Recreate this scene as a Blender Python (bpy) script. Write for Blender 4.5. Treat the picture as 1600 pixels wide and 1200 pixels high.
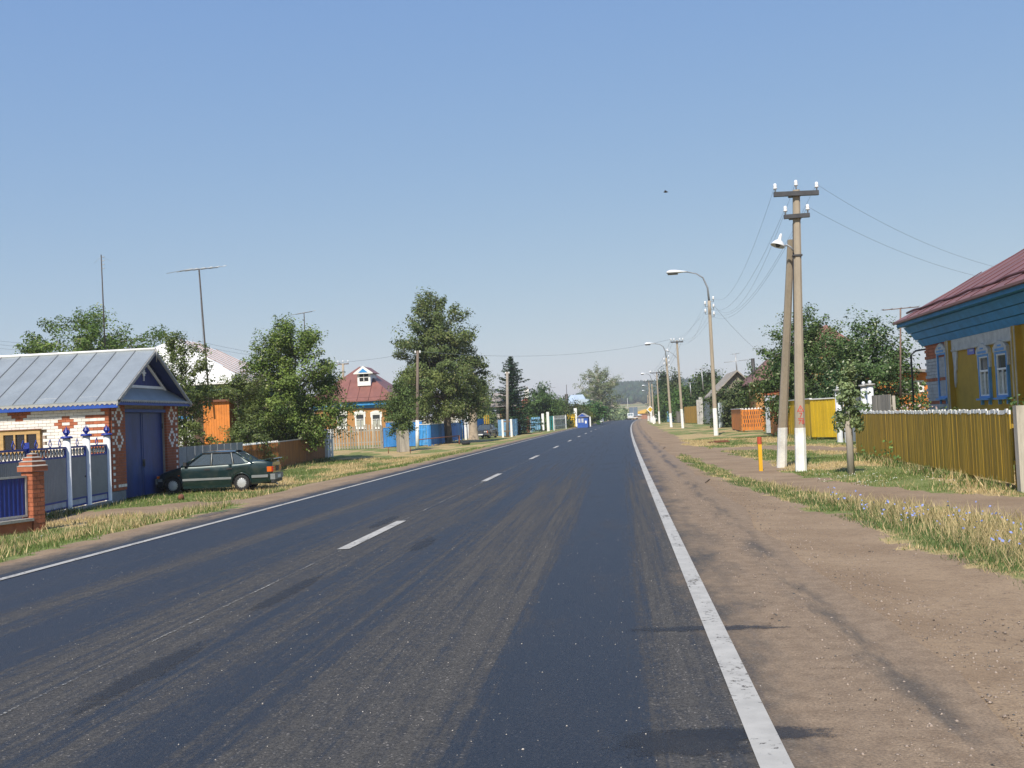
import bpy, bmesh, math, random
import numpy as np
from mathutils import Matrix, Vector
for o in list(bpy.data.objects): bpy.data.objects.remove(o)
random.seed(7); RNG = np.random.default_rng(11)
SC = bpy.context.scene; COL = SC.collection
PI = math.pi; rad = math.radians

# ------------------------------------------------------------------ camera
CAM_H = 1.5; FPX = 1650.0
ROLL, YAW, PITCH = rad(2.5), rad(5.70), rad(1.95)
cF = Vector((-math.sin(YAW)*math.cos(PITCH), math.cos(YAW)*math.cos(PITCH), math.sin(PITCH)))
cR0 = Vector((math.cos(YAW), math.sin(YAW), 0)); cU0 = cR0.cross(cF)
cR = cR0*math.cos(ROLL) - cU0*math.sin(ROLL); cU = cR0*math.sin(ROLL) + cU0*math.cos(ROLL)
cam = bpy.data.cameras.new('camera'); cam.sensor_width = 36; cam.lens = 36*FPX/1600; cam.clip_end = 20000
camo = bpy.data.objects.new('camera', cam); COL.objects.link(camo)
m = Matrix((cR, cU, -cF)).transposed().to_4x4(); m.translation = (0, 0, CAM_H); camo.matrix_world = m
SC.camera = camo

# ------------------------------------------------------------------ light
SUN_EL, SUN_AZ = rad(46), rad(-9)       # sun behind the camera, a touch to the left
sd = Vector((math.sin(SUN_AZ)*math.cos(SUN_EL), -math.cos(SUN_AZ)*math.cos(SUN_EL), math.sin(SUN_EL)))  # towards the sun
W = bpy.data.worlds.new('World'); SC.world = W; W.use_nodes = True
nt = W.node_tree; nt.nodes.clear()
sky = nt.nodes.new('ShaderNodeTexSky'); sky.sky_type = 'NISHITA'; sky.sun_disc = False
sky.sun_elevation = SUN_EL; sky.sun_rotation = math.atan2(sd.x, sd.y)
sky.altitude = 150; sky.air_density = 1.0; sky.dust_density = 0.0; sky.ozone_density = 3.0
bg = nt.nodes.new('ShaderNodeBackground'); bg.inputs[1].default_value = 0.13
wo = nt.nodes.new('ShaderNodeOutputWorld')
sep = nt.nodes.new('ShaderNodeSeparateColor'); comb = nt.nodes.new('ShaderNodeCombineColor'); nt.links.new(sky.outputs[0], sep.inputs[0])
for i, (k, g) in enumerate(((1.065, .63), (1.51, .46), (3.36, .12))):       # softer, hazier summer sky, the same everywhere
    pw = nt.nodes.new('ShaderNodeMath'); pw.operation = 'POWER'; pw.inputs[1].default_value = g; nt.links.new(sep.outputs[i], pw.inputs[0])
    ml = nt.nodes.new('ShaderNodeMath'); ml.operation = 'MULTIPLY'; ml.inputs[1].default_value = k; nt.links.new(pw.outputs[0], ml.inputs[0]); nt.links.new(ml.outputs[0], comb.inputs[i])
nt.links.new(comb.outputs[0], bg.inputs[0]); nt.links.new(bg.outputs[0], wo.inputs[0])
sl = bpy.data.lights.new('sun', 'SUN'); sl.energy = 4.6; sl.angle = rad(0.53); sl.color = (1.0, 0.93, 0.82)
so = bpy.data.objects.new('sun', sl); COL.objects.link(so); so.rotation_euler = sd.to_track_quat('Z', 'Y').to_euler()
SC.view_settings.view_transform = 'Standard'; SC.view_settings.look = 'None'
SC.view_settings.exposure = 0.35; SC.view_settings.gamma = 1.0; SC.view_settings.use_curve_mapping = False
SC.render.engine = 'CYCLES'
SC.cycles.max_bounces = 6; SC.cycles.transparent_max_bounces = 8; SC.cycles.volume_bounces = 0

# ------------------------------------------------------------------ terrain height and surveying
def sm(t): t = max(0., min(1., t)); return t*t*(3-2*t)
def smv(t): t = np.clip(t, 0, 1); return t*t*(3-2*t)
def bend(y): return 6*(np.maximum(y, 0)/350.)**2 if not np.isscalar(y) else 6*(max(y, 0.)/350.)**2
def bendc(y): return bend(np.minimum(y, 420)) + np.maximum(np.asarray(y)-420, 0)*0.0411
def longz(y):
    y = np.asarray(y, float)
    z = -4.5*smv((y-345)/170) + 5.0*smv((y-520)/260) + 8*smv((y-740)/220)
    return z
def Hv(x, y):
    x = np.asarray(x, float); y = np.asarray(y, float)
    b = bendc(y); xl = -7.4+b; xr = 1.2+b
    z = -(.55-.3*smv((y-45)/45.))*smv((xl-x)/5.0)
    z = z - .06*smv((x-xr)/1.5) + .05*smv((x-xr-4)/4)
    hill = smv((x+95)/95.)*(1-.5*smv((x-150)/500))
    z = z + longz(y) + 26*smv((y-940)/520)*hill
    return z
def H(x, y): return float(Hv(x, y))
def ray(px, py): return cF + cR*((px-800)/FPX) - cU*((py-600)/FPX)
def gz(px, py, z):
    d = ray(px, py); t = (z-CAM_H)/d.z; return Vector((d.x*t, d.y*t, z))
def gp(px, py):                      # surveyed ground point
    z = -.2
    for i in range(30):
        g = gz(px, py, z); z = .5*z+.5*H(g.x, min(g.y, 330))
    return gz(px, py, z)
def at(px, py, Y):
    d = ray(px, py); t = Y/d.y; return Vector((d.x*t, Y, CAM_H+d.z*t))
def xp(px, py, X):
    d = ray(px, py); t = X/d.x; return Vector((X, d.y*t, CAM_H+d.z*t))

# ------------------------------------------------------------------ numpy value noise
_T = RNG.random((256, 256))
def vnoise(x, y):
    x = np.asarray(x, float); y = np.asarray(y, float)
    xi = np.floor(x).astype(int); yi = np.floor(y).astype(int); fx = x-xi; fy = y-yi
    fx = fx*fx*(3-2*fx); fy = fy*fy*(3-2*fy)
    a = _T[xi & 255, yi & 255]; b = _T[(xi+1) & 255, yi & 255]; c = _T[xi & 255, (yi+1) & 255]; d = _T[(xi+1) & 255, (yi+1) & 255]
    return (a*(1-fx)+b*fx)*(1-fy)+(c*(1-fx)+d*fx)*fy
def fbm(x, y): return .55*vnoise(x, y)+.3*vnoise(x*2.1+17, y*2.1+5)+.15*vnoise(x*4.3+3, y*4.3+41)

# ------------------------------------------------------------------ mesh helpers
class MB:
    def __init__(s): s.v = []; s.f = []; s.sm = []
    def add(s, vs, fs, smooth=False):
        b = len(s.v); s.v += [tuple(v) for v in vs]
        for f in fs: s.f.append([i+b for i in f]); s.sm.append(smooth)
        return s
    def bx(s, x0, x1, y0, y1, z0, z1):
        return s.add([(x0,y0,z0),(x1,y0,z0),(x1,y1,z0),(x0,y1,z0),(x0,y0,z1),(x1,y0,z1),(x1,y1,z1),(x0,y1,z1)],
                     [(0,3,2,1),(4,5,6,7),(0,1,5,4),(1,2,6,5),(2,3,7,6),(3,0,4,7)])
    def prism(s, poly, a0, a1, axis='y'):       # poly: list of 2d points, extruded along axis
        n = len(poly)
        def P(p, a): return (p[0], a, p[1]) if axis == 'y' else ((a, p[0], p[1]) if axis == 'x' else (p[0], p[1], a))
        vs = [P(p, a0) for p in poly]+[P(p, a1) for p in poly]
        fs = [tuple(range(n)), tuple(range(2*n-1, n-1, -1))]+[(i, i+n, (i+1) % n+n, (i+1) % n) for i in range(n)]
        return s.add(vs, fs)
    def tube(s, pts, r, n=6, cap=True, smooth=True):
        pts = [Vector(p) for p in pts]; k = len(pts)
        rs = r if isinstance(r, (list, tuple)) else [r]*k
        vs = []; up = None
        for i, p in enumerate(pts):
            d = (pts[min(i+1, k-1)]-pts[max(i-1, 0)]).normalized()
            if up is None or abs(d.dot(up)) > .95: up = Vector((1, 0, 0)) if abs(d.x) < .9 else Vector((0, 1, 0))
            a = d.cross(up).normalized(); b = d.cross(a).normalized(); up = b.cross(d) if False else up
            for j in range(n):
                t = 2*PI*(j+.5)/n; vs.append(p+(a*math.cos(t)+b*math.sin(t))*rs[i])
        fs = [(i*n+j, i*n+(j+1) % n, (i+1)*n+(j+1) % n, (i+1)*n+j) for i in range(k-1) for j in range(n)]
        s.add(vs, fs, smooth)
        if cap: b = len(s.v)-n*k; s.f.append([b+j for j in range(n)][::-1]); s.sm.append(False); s.f.append([b+(k-1)*n+j for j in range(n)]); s.sm.append(False)
        return s
    def lathe(s, prof, n=12, c=(0,0,0), axis='z', smooth=True):     # prof: (r, h)
        vs = []
        for r, h in prof:
            for j in range(n):
                t = 2*PI*j/n; a, b = r*math.cos(t), r*math.sin(t)
                q = (a, b, h) if axis == 'z' else ((a, h, b) if axis == 'y' else (h, a, b))
                vs.append((q[0]+c[0], q[1]+c[1], q[2]+c[2]))
        k = len(prof)
        s.add(vs, [(i*n+j, i*n+(j+1) % n, (i+1)*n+(j+1) % n, (i+1)*n+j) for i in range(k-1) for j in range(n)], smooth)
        return s
    def mesh(s, name):
        me = bpy.data.meshes.new(name); me.from_pydata(s.v, [], s.f)
        me.polygons.foreach_set('use_smooth', s.sm); me.update(); return me
    def build(s, name, mat, parent=None, fix=True):
        me = s.mesh(name); me.materials.append(mat)
        if fix:
            bm = bmesh.new(); bm.from_mesh(me); bmesh.ops.recalc_face_normals(bm, faces=bm.faces); bm.to_mesh(me); bm.free()
        return link(name, me, parent)
def link(name, me, parent=None):
    o = bpy.data.objects.new(name, me); COL.objects.link(o)
    if parent is not None: o.parent = parent
    return o
def box(x0, x1, y0, y1, z0, z1): return MB().bx(x0, x1, y0, y1, z0, z1)
def thing(name, label, cat, loc=(0,0,0), rz=0, group=None):
    o = bpy.data.objects.new(name, None); COL.objects.link(o); o.location = loc; o.rotation_euler = (0, 0, rz)
    o.empty_display_size = .2
    return tag(o, label, cat, group)
def tag(o, label, cat, group=None, kind=None):
    if label: o['label'] = label
    if cat: o['category'] = cat
    if group: o['group'] = group
    if kind: o['kind'] = kind
    return o
def struct(o, label=None, kind='structure'):
    o['kind'] = kind
    if label: o['label'] = label
    return o
def copy_tree(o, parent=None):
    c = o.copy(); COL.objects.link(c); c.parent = parent
    for ch in list(o.children): copy_tree(ch, c)
    return c
def fast_mesh(name, V, F, mat, col=None, smooth=False):      # V (n,3), F (m,k) arrays
    me = bpy.data.meshes.new(name); n, k = len(V), F.shape[1]
    me.vertices.add(n); me.vertices.foreach_set('co', np.asarray(V, np.float32).ravel())
    me.loops.add(F.size); me.loops.foreach_set('vertex_index', F.astype(np.int32).ravel())
    me.polygons.add(len(F)); me.polygons.foreach_set('loop_start', (np.arange(len(F))*k).astype(np.int32))
    me.polygons.foreach_set('loop_total', np.full(len(F), k, np.int32))
    if smooth: me.polygons.foreach_set('use_smooth', np.ones(len(F), bool))
    if col is not None:
        a = me.color_attributes.new('tint', 'FLOAT_COLOR', 'POINT')
        c4 = np.ones((n, 4), np.float32); c4[:, :3] = col; a.data.foreach_set('color', c4.ravel())
    me.materials.append(mat); me.update(calc_edges=True); return me

# ------------------------------------------------------------------ materials
class NG:
    def __init__(s, name):
        s.m = bpy.data.materials.new(name); s.m.use_nodes = True; s.t = s.m.node_tree; s.t.nodes.clear()
        s.out = s.n('ShaderNodeOutputMaterial'); s.b = s.n('ShaderNodeBsdfPrincipled'); s.l(s.b.outputs[0], s.out.inputs[0])
    def n(s, t, **k):
        x = s.t.nodes.new(t)
        for a, b in k.items(): setattr(x, a, b)
        return x
    def l(s, a, b): s.t.links.new(a, b)
    def put(s, sock, v):
        if v is None: return
        if hasattr(v, 'links') or isinstance(v, bpy.types.NodeSocket): s.l(v, sock)
        elif isinstance(v, (tuple, list)) and len(v) == 3 and sock.type == 'RGBA': sock.default_value = (*v, 1)
        else: sock.default_value = v
    def coord(s, kind='Object'): return s.n('ShaderNodeTexCoord').outputs[kind]
    def pos(s): return s.n('ShaderNodeNewGeometry').outputs['Position']
    def map(s, v, sc=(1,1,1), loc=(0,0,0)):
        x = s.n('ShaderNodeMapping'); s.l(v, x.inputs[0]); x.inputs[3].default_value = sc; x.inputs[1].default_value = loc; return x.outputs[0]
    def noise(s, v, sc, det=3, rough=.55, out=0):
        x = s.n('ShaderNodeTexNoise'); s.l(v, x.inputs['Vector']); x.inputs['Scale'].default_value = sc; x.inputs['Detail'].default_value = det; x.inputs['Roughness'].default_value = rough
        return x.outputs[out]
    def vor(s, v, sc, out='Distance', feat='F1'):
        x = s.n('ShaderNodeTexVoronoi', feature=feat); s.l(v, x.inputs['Vector']); x.inputs['Scale'].default_value = sc; return x.outputs[out]
    def ramp(s, f, a, b, ca=0., cb=1.):
        x = s.n('ShaderNodeMapRange', interpolation_type='SMOOTHSTEP'); s.put(x.inputs[0], f)
        for i, v in zip((1, 2, 3, 4), (a, b, ca, cb)): s.put(x.inputs[i], v)
        return x.outputs[0]
    def mth(s, op, a, b=0.):
        x = s.n('ShaderNodeMath', operation=op); s.put(x.inputs[0], a); s.put(x.inputs[1], b); return x.outputs[0]
    def mix(s, f, a, b, mode='MIX'):
        x = s.n('ShaderNodeMix', data_type='RGBA', blend_type=mode); s.put(x.inputs[0], f); s.put(x.inputs[6], a); s.put(x.inputs[7], b); return x.outputs[2]
    def scale(s, col, f):       # multiply colour by scalar
        x = s.n('ShaderNodeVectorMath', operation='SCALE'); s.put(x.inputs[0], col); s.put(x.inputs['Scale'], f); return x.outputs[0]
    def bump(s, h, st, d=.02):
        x = s.n('ShaderNodeBump'); x.inputs['Strength'].default_value = st; x.inputs['Distance'].default_value = d; s.l(h, x.inputs['Height']); s.l(x.outputs[0], s.b.inputs['Normal'])
    def sepxyz(s, v):
        x = s.n('ShaderNodeSeparateXYZ'); s.l(v, x.inputs[0]); return x.outputs
MATS = {}
def M(name, col, rough=.7, var=.25, sc=6., rnd=0., bump=0., metal=0., spec=.5, stretch=(1,1,1), dirt=None, dirta=0., bsc=None):
    """painted / raw surface with blotchy wear, fine grain and a per-object shade"""
    if name in MATS: return MATS[name]
    g = NG(name); p = g.map(g.pos(), stretch)
    n1 = g.noise(p, sc, 4, .6); n2 = g.noise(p, sc*9, 2)
    f = g.mth('ADD', g.ramp(n1, .25, .75, 1-var, 1+var*.6), g.ramp(n2, .2, .8, -var*.35, var*.35))
    if rnd:
        r = g.n('ShaderNodeObjectInfo').outputs['Random']; f = g.mth('MULTIPLY', f, g.ramp(r, 0, 1, 1-rnd, 1+rnd))
    c = g.scale(g.mix(0., col, col), f)
    if dirt: c = g.mix(g.mth('MULTIPLY', g.ramp(g.noise(p, sc*.6+1, 5, .65), .48, .7), dirta), c, dirt)
    g.l(c, g.b.inputs['Base Color']); g.b.inputs['Roughness'].default_value = rough; g.b.inputs['Metallic'].default_value = metal
    g.b.inputs['Specular IOR Level'].default_value = spec
    if bump: g.bump(g.noise(p, bsc or sc*6, 3), bump, .02)
    MATS[name] = g.m; return g.m
def leaf_mat(name, trans=.28):
    if name in MATS: return MATS[name]
    g = NG(name); a = g.n('ShaderNodeAttribute', attribute_name='tint').outputs['Color']
    g.l(a, g.b.inputs['Base Color']); g.b.inputs['Roughness'].default_value = .55; g.b.inputs['Specular IOR Level'].default_value = .18
    tr = g.n('ShaderNodeBsdfTranslucent'); g.l(g.mix(1., a, (1., 1.0, .55), 'MULTIPLY'), tr.inputs[0])
    mx = g.n('ShaderNodeMixShader'); mx.inputs[0].default_value = trans
    g.l(g.b.outputs[0], mx.inputs[1]); g.l(tr.outputs[0], mx.inputs[2]); g.l(mx.outputs[0], g.out.inputs[0])
    MATS[name] = g.m; return g.m
def glass_mat(name, col=(.02,.025,.03), rough=.05):
    if name in MATS: return MATS[name]
    g = NG(name); g.b.inputs['Base Color'].default_value = (*col, 1); g.b.inputs['Roughness'].default_value = rough; g.b.inputs['Specular IOR Level'].default_value = .8
    MATS[name] = g.m; return g.m

# ------------------------------------------------------------------ the setting: ground, road, shoulder
def poly_px(pts): return np.array([[gp(x, y).x, gp(x, y).y] for x, y in pts])
def inside(poly, x, y):
    r = np.zeros(x.shape, bool); n = len(poly)
    for i in range(n):
        x1, y1 = poly[i]; x2, y2 = poly[(i+1) % n]
        if y1 == y2: continue
        c = ((y1 > y) != (y2 > y)) & (x < (x2-x1)*(y-y1)/(y2-y1)+x1); r ^= c
    return r
P_SHOULDER = np.array([(1.1,-5),(1.1,60),(1.3,120),(2.2,200),(7,350),(9.5,350),(5.2,200),(4.5,150),(4.0,100),(3.8,70),(3.2,52),(2.6,44),(1.95,36),(1.95,30),(2.2,25),(2.75,18.5),(3.0,15.5),(3.1,12.6),(3.15,9.5),(3.7,7.6),(5.2,6),(6.5,2),(6.5,-5)], float)
P_TRACK = poly_px([(1040,690),(1130,705),(1200,722),(1250,742),(1330,757),(1450,768),(1600,778),(1760,786),(1760,826),(1600,812),(1450,793),(1330,783),(1250,766),(1150,745),(1090,720),(1058,706)])
P_PATH = poly_px([(1110,699),(1200,696),(1335,699),(1335,705),(1200,703),(1110,704)])
P_LTRACK = poly_px([(-80,826),(60,806),(180,796),(300,783),(430,770),(470,758),(560,741),(650,727),(720,712),(735,712),(640,736),(560,755),(430,784),(330,794),(200,805),(60,820),(-80,842)])
P_GREENL = poly_px([(150,800),(185,780),(300,772),(430,765),(420,775),(300,785),(180,800)])
def ground_masks(x, y):
    """dirt 0..1, green 0..1 from the surveyed outlines with ragged borders"""
    wx = x+(fbm(x*1.3, y*.9)-.5)*.9+(vnoise(x*6, y*6)-.5)*.25; wy = y+(fbm(x*1.1+50, y*.8+9)-.5)*1.6
    d = inside(P_SHOULDER, wx, wy) | inside(P_TRACK, wx, wy) | inside(P_PATH, wx, wy) | inside(P_LTRACK, wx, wy)
    lat = wx-bendc(y); d |= (lat > -8.0) & (lat < 1.9) & (y < 420)
    gr = fbm(x*.55+80, y*.28+3); gr = np.clip((gr-.42)*4.5+.3, 0, 1)
    gl = inside(P_GREENL, wx, wy); gr = np.where(gl, np.maximum(gr, .9), gr)
    strip = np.clip(1-np.abs(wx-bR(y)-.55)/.75, 0, 1)*(y < 40)*(y > 3); gr = np.maximum(gr, strip)
    gr = np.maximum(gr, smv((y-90)/160)*.55)
    gr = np.maximum(gr, ((lat < -8.0) & (lat > -8.9))*.75)
    return d.astype(float), gr
def bR(y): return np.interp(y, [0, 7.6, 9.5, 12.6, 15.5, 18.5, 25, 30, 36, 44], [7, 3.7, 3.15, 3.1, 3.0, 2.75, 2.2, 1.95, 1.95, 2.6])
def axis_lines(a0, a1, step, lo, hi, g):
    c = list(np.arange(a0, a1+1e-6, step)); s = step; x = a1
    while x < hi: s *= g; x += s; c.append(x)
    s = step; x = a0; pre = []
    while x > lo: s *= g; x -= s; pre.append(x)
    return np.array(pre[::-1]+c)
gx = axis_lines(-20, 10, .2, -2500, 2500, 1.09); gy = axis_lines(3, 62, .25, -40, 4500, 1.045)
GX, GY = np.meshgrid(gx, gy); fx, fy = GX.ravel(), GY.ravel()
fz = Hv(fx, fy)+(fbm(fx*.7, fy*.7)-.5)*.09*smv((np.abs(fx-bendc(fy)+3.1)-4.9)/2.0)*(fy < 900)
inroad = smv((4.9-np.abs(fx-bendc(fy)+3.1))/.35)*(fy < 470); fz = fz-.05*inroad
dm, gm = ground_masks(fx, fy)
far = fy > 740
gcol = np.stack([dm, gm, np.where(far, 1., 0.)], 1)
nx_, ny_ = len(gx), len(gy); ii = (np.arange(ny_-1)[:, None]*nx_+np.arange(nx_-1)[None]).ravel()
def ground_material():
    g = NG('ground_soil_and_grass'); p = g.pos()
    a = g.n('ShaderNodeAttribute', attribute_name='tint').outputs['Color']; sp = g.n('ShaderNodeSeparateColor'); g.l(a, sp.inputs[0])
    fine = g.noise(p, 3.2, 5, .65); n2 = g.noise(p, 14, 4, .6); n3 = g.noise(p, 70, 3)
    dirt = g.mix(g.ramp(g.noise(p, .8, 5), .3, .7), (.235,.166,.107), (.315,.230,.150))
    dirt = g.mix(g.mth('MULTIPLY', g.ramp(n2, .5, .72), .55), dirt, (.17,.12,.085))
    v = g.n('ShaderNodeTexVoronoi'); g.l(p, v.inputs['Vector']); v.inputs['Scale'].default_value = 34
    st = g.mth('MULTIPLY', g.ramp(v.outputs['Distance'], .14, .26, 1, 0), g.ramp(g.noise(p, 2.5, 3), .42, .62))
    sc_ = g.n('ShaderNodeSeparateColor'); g.l(v.outputs['Color'], sc_.inputs[0])
    dirt = g.mix(g.mth('MULTIPLY', st, .8), dirt, g.mix(sc_.outputs[0], (.12,.095,.08), (.40,.33,.27)))
    dirt = g.scale(dirt, g.ramp(n3, .2, .8, .8, 1.2))
    straw = g.mix(g.ramp(n2, .3, .7), (.46,.35,.18), (.34,.25,.12))
    green = g.mix(g.ramp(n2, .3, .7), (.125,.165,.048), (.22,.23,.085))
    gm_ = g.ramp(g.mth('ADD', sp.outputs[1], g.mth('MULTIPLY', g.mth('SUBTRACT', fine, .5), 1.6)), .25, .75)
    grass = g.scale(g.mix(gm_, straw, green), g.ramp(n3, .2, .8, .75, 1.25))
    dmk = g.ramp(g.mth('ADD', sp.outputs[0], g.mth('MULTIPLY', g.mth('SUBTRACT', n2, .5), 1.1)), .35, .65)
    c = g.mix(dmk, grass, dirt)
    field = g.mix(g.ramp(g.noise(g.map(p, (.004,.012,0)), 1, 3), .4, .6), (.36,.29,.16), (.20,.21,.09))
    c = g.mix(sp.outputs[2], c, field)
    g.l(c, g.b.inputs['Base Color']); g.b.inputs['Roughness'].default_value = .95; g.b.inputs['Specular IOR Level'].default_value = .15
    g.bump(g.mth('ADD', n2, g.mth('MULTIPLY', n3, .6)), .5, .04)
    return g.m
me = fast_mesh('ground', np.stack([fx, fy, fz], 1), np.stack([ii, ii+1, ii+nx_+1, ii+nx_], 1), ground_material(), gcol, True)
struct(link('ground', me), 'dry grass verges and bare brown earth either side of the road')

def ribbon(lat0, lat1, y0, y1, z, step=2., nlat=2, ragged=0.):
    n = max(2, int((y1-y0)/step)+1); ys = np.linspace(y0, y1, n); V = []; UV = []
    for j, y in enumerate(ys):
        b = float(bendc(y)); lz = float(longz(y))
        for k in range(nlat):
            l = lat0+(lat1-lat0)*k/(nlat-1)
            if ragged and k in (0, nlat-1): l += (fbm(np.array([y*.9+7.*k]), np.array([3.3]))[0]-.5)*ragged
            V.append((l+b, y, lz+z)); UV.append((l, y))
    F = [(j*nlat+k, j*nlat+k+1, (j+1)*nlat+k+1, (j+1)*nlat+k) for j in range(n-1) for k in range(nlat-1)]
    return V, F, UV
def ribbon_obj(name, mat, args, parent=None):
    V, F, UV = ribbon(**args); me = bpy.data.meshes.new(name); me.from_pydata(V, [], F)
    uv = me.uv_layers.new(name='lane'); flat = []
    for poly in me.polygons:
        for vi in poly.vertices: flat += UV[vi]
    uv.data.foreach_set('uv', flat); me.materials.append(mat); me.update(); return link(name, me, parent)
def asphalt_material():
    g = NG('asphalt'); uv = g.coord('UV'); s = g.sepxyz(uv); lat, lon = s[0], s[1]; v2 = uv
    mid = g.noise(g.map(v2, (1.6,.030,1)), 2.0, 6, .62); fine = g.noise(g.map(v2, (9.,.10,1)), 1.7, 6, .70)
    blot = g.noise(g.map(v2, (1.1,.45,1)), 1.3, 6, .68); patch = g.noise(g.map(v2, (4.,2.0,1)), 2.2, 6, .75)
    cross = g.ramp(g.noise(g.map(v2, (.12,1.1,1)), 1.4, 4, .6), .62, .74)
    wob = g.mth('MULTIPLY', g.mth('SUBTRACT', g.noise(g.map(v2, (.3,.045,1)), 1.5, 2), .5), .45)
    lw = g.mth('ADD', lat, wob)
    def band(c, w, soft=.35, x=lw):
        d = g.mth('ABSOLUTE', g.mth('SUBTRACT', x, c)); return g.ramp(d, w-soft, w+soft, 1, 0)
    bands = g.mth('MULTIPLY', band(-.36, .42, .20), 1.35)
    for c, w, k in ((-2.2, .30, .85), (-2.9, .2, .55), (-3.75, .2, .4), (-4.5, .5, .85), (-6.2, .8, 1.1)):
        bands = g.mth('MAXIMUM', bands, g.mth('MULTIPLY', band(c, w), k))
    bands = g.mth('MAXIMUM', bands, g.mth('MULTIPLY', g.ramp(lon, 10, 42), 1.0))
    grit = g.noise(g.map(v2, (1.,.55,1)), 26, 4, .7)
    def N(x, lo=.32, hi=.68): return g.ramp(x, lo, hi)
    sc1 = g.mth('ADD', g.mth('MULTIPLY', N(mid), .22), g.mth('MULTIPLY', N(fine), .34)); sc1 = g.mth('ADD', sc1, g.mth('MULTIPLY', N(patch), .20)); sc1 = g.mth('ADD', sc1, g.mth('MULTIPLY', N(grit), .16)); sc1 = g.mth('ADD', sc1, g.mth('MULTIPLY', cross, .12))
    tar = g.ramp(g.mth('ADD', g.mth('MULTIPLY', bands, .40), sc1), .30, .88)
    tar = g.mth('MULTIPLY', tar, g.ramp(blot, .25, .5, .72, 1.))
    chip = g.noise(v2, 60, 4, .75); chip2 = g.vor(v2, 120, 'Distance')
    vc = g.n('ShaderNodeTexVoronoi'); g.l(v2, vc.inputs['Vector']); vc.inputs['Scale'].default_value = 105
    sc_ = g.n('ShaderNodeSeparateColor'); g.l(vc.outputs['Color'], sc_.inputs[0])
    stone = g.mix(sc_.outputs[0], (.043,.041,.039), (.100,.093,.084)); stone = g.mix(g.ramp(sc_.outputs[1], .975, .985), stone, (.22,.20,.18))
    bit = g.mix(g.ramp(chip, .35, .7), (.007,.010,.017), (.018,.023,.034))
    tarc = g.mth('MULTIPLY', tar, g.ramp(g.mth('ADD', chip, g.mth('MULTIPLY', sc_.outputs[2], .25)), .3, .75, 1.08, .78))
    c = g.mix(tarc, stone, bit)
    jag = g.mth('SUBTRACT', g.noise(g.map(v2, (1.2,.45,1)), 1.3, 7, .74), .5)
    dn = g.mth('ADD', lat, g.mth('MULTIPLY', jag, 1.7))
    crumb = g.mth('MULTIPLY', band(1.42, .10, .12, g.mth('ADD', lat, g.mth('MULTIPLY', jag, .5))), g.ramp(g.noise(g.map(v2, (2.,.3,1)), 1.6, 5, .7), .42, .60))
    dust = g.mth('MAXIMUM', g.ramp(dn, .38, 1.1), g.ramp(dn, -7.0, -7.6)); dust = g.mth('MULTIPLY', dust, g.mth('SUBTRACT', 1., g.mth('MULTIPLY', crumb, .75)))
    dustc = g.mix(g.ramp(g.noise(v2, 7, 6, .7), .3, .7), (.20,.143,.096), (.285,.209,.141)); dustc = g.scale(dustc, g.ramp(chip, .2, .8, .68, 1.28))
    c = g.mix(g.mth('MULTIPLY', dust, g.ramp(chip, .15, .6, .65, 1.)), c, dustc)
    g.l(c, g.b.inputs['Base Color'])
    ro = g.mth('ADD', g.ramp(tarc, 0, 1, .85, .47), g.mth('MULTIPLY', dust, .4)); g.l(ro, g.b.inputs['Roughness'])
    g.l(g.ramp(tarc, 0, 1, .22, .42), g.b.inputs['Specular IOR Level'])
    g.bump(g.mth('ADD', chip2, g.mth('MULTIPLY', chip, .6)), .5, .008)
    return g.m
def paint_material(name, lo, hi, c=(.62,.60,.55)):
    g = NG(name); uv = g.coord('UV'); n = g.noise(uv, 22, 5, .75); n2 = g.noise(g.map(uv, (2,.6,1)), 2.3, 3)
    w = g.ramp(g.mth('ADD', n, g.mth('MULTIPLY', g.mth('SUBTRACT', n2, .5), .6)), lo, hi)
    g.l(g.mth('ADD', g.mth('MULTIPLY', w, .9), .06), g.b.inputs['Alpha'])
    cc = g.mix(w, (.10,.09,.08), g.mix(g.ramp(g.noise(uv, 5, 4), .3, .7), c, tuple(x*.8 for x in c)))
    g.l(cc, g.b.inputs['Base Color']); g.b.inputs['Roughness'].default_value = .75; g.bump(n, .3, .01); return g.m
ROAD = struct(ribbon_obj('road', asphalt_material(), dict(lat0=-7.6, lat1=1.75, y0=-30, y1=445, z=0., step=1.5, nlat=8, ragged=.5)), 'dark patched asphalt road running straight to the crest')
PAINT = paint_material('road_paint', .26, .44, (.46,.44,.40)); PAINTT = paint_material('thin_paint', .47, .62, (.40,.39,.36))
def line(name, a, b, y0, y1, mat=PAINT, step=1.5, z=.008): return ribbon_obj(name, mat, dict(lat0=a, lat1=b, y0=y0, y1=y1, z=z, step=step), ROAD)
line('edge_line', .515, .655, -6, 320); line('edge_line', -6.86, -6.75, -6, 330)
for y0, y1 in ((2.9, 12.7), (16.3, 26.1), (29.7, 39.5), (43.1, 52.9)): line('guide_line', -3.463, -3.440, y0, y1, PAINTT, 1.2, .0065)
for k in range(24):
    y0 = 12.75+13.4*k; line('lane_dash', -3.53, -3.38, y0, y0+3.5)
line('lane_dash', -3.53, -3.38, -.65, 2.85)
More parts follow.
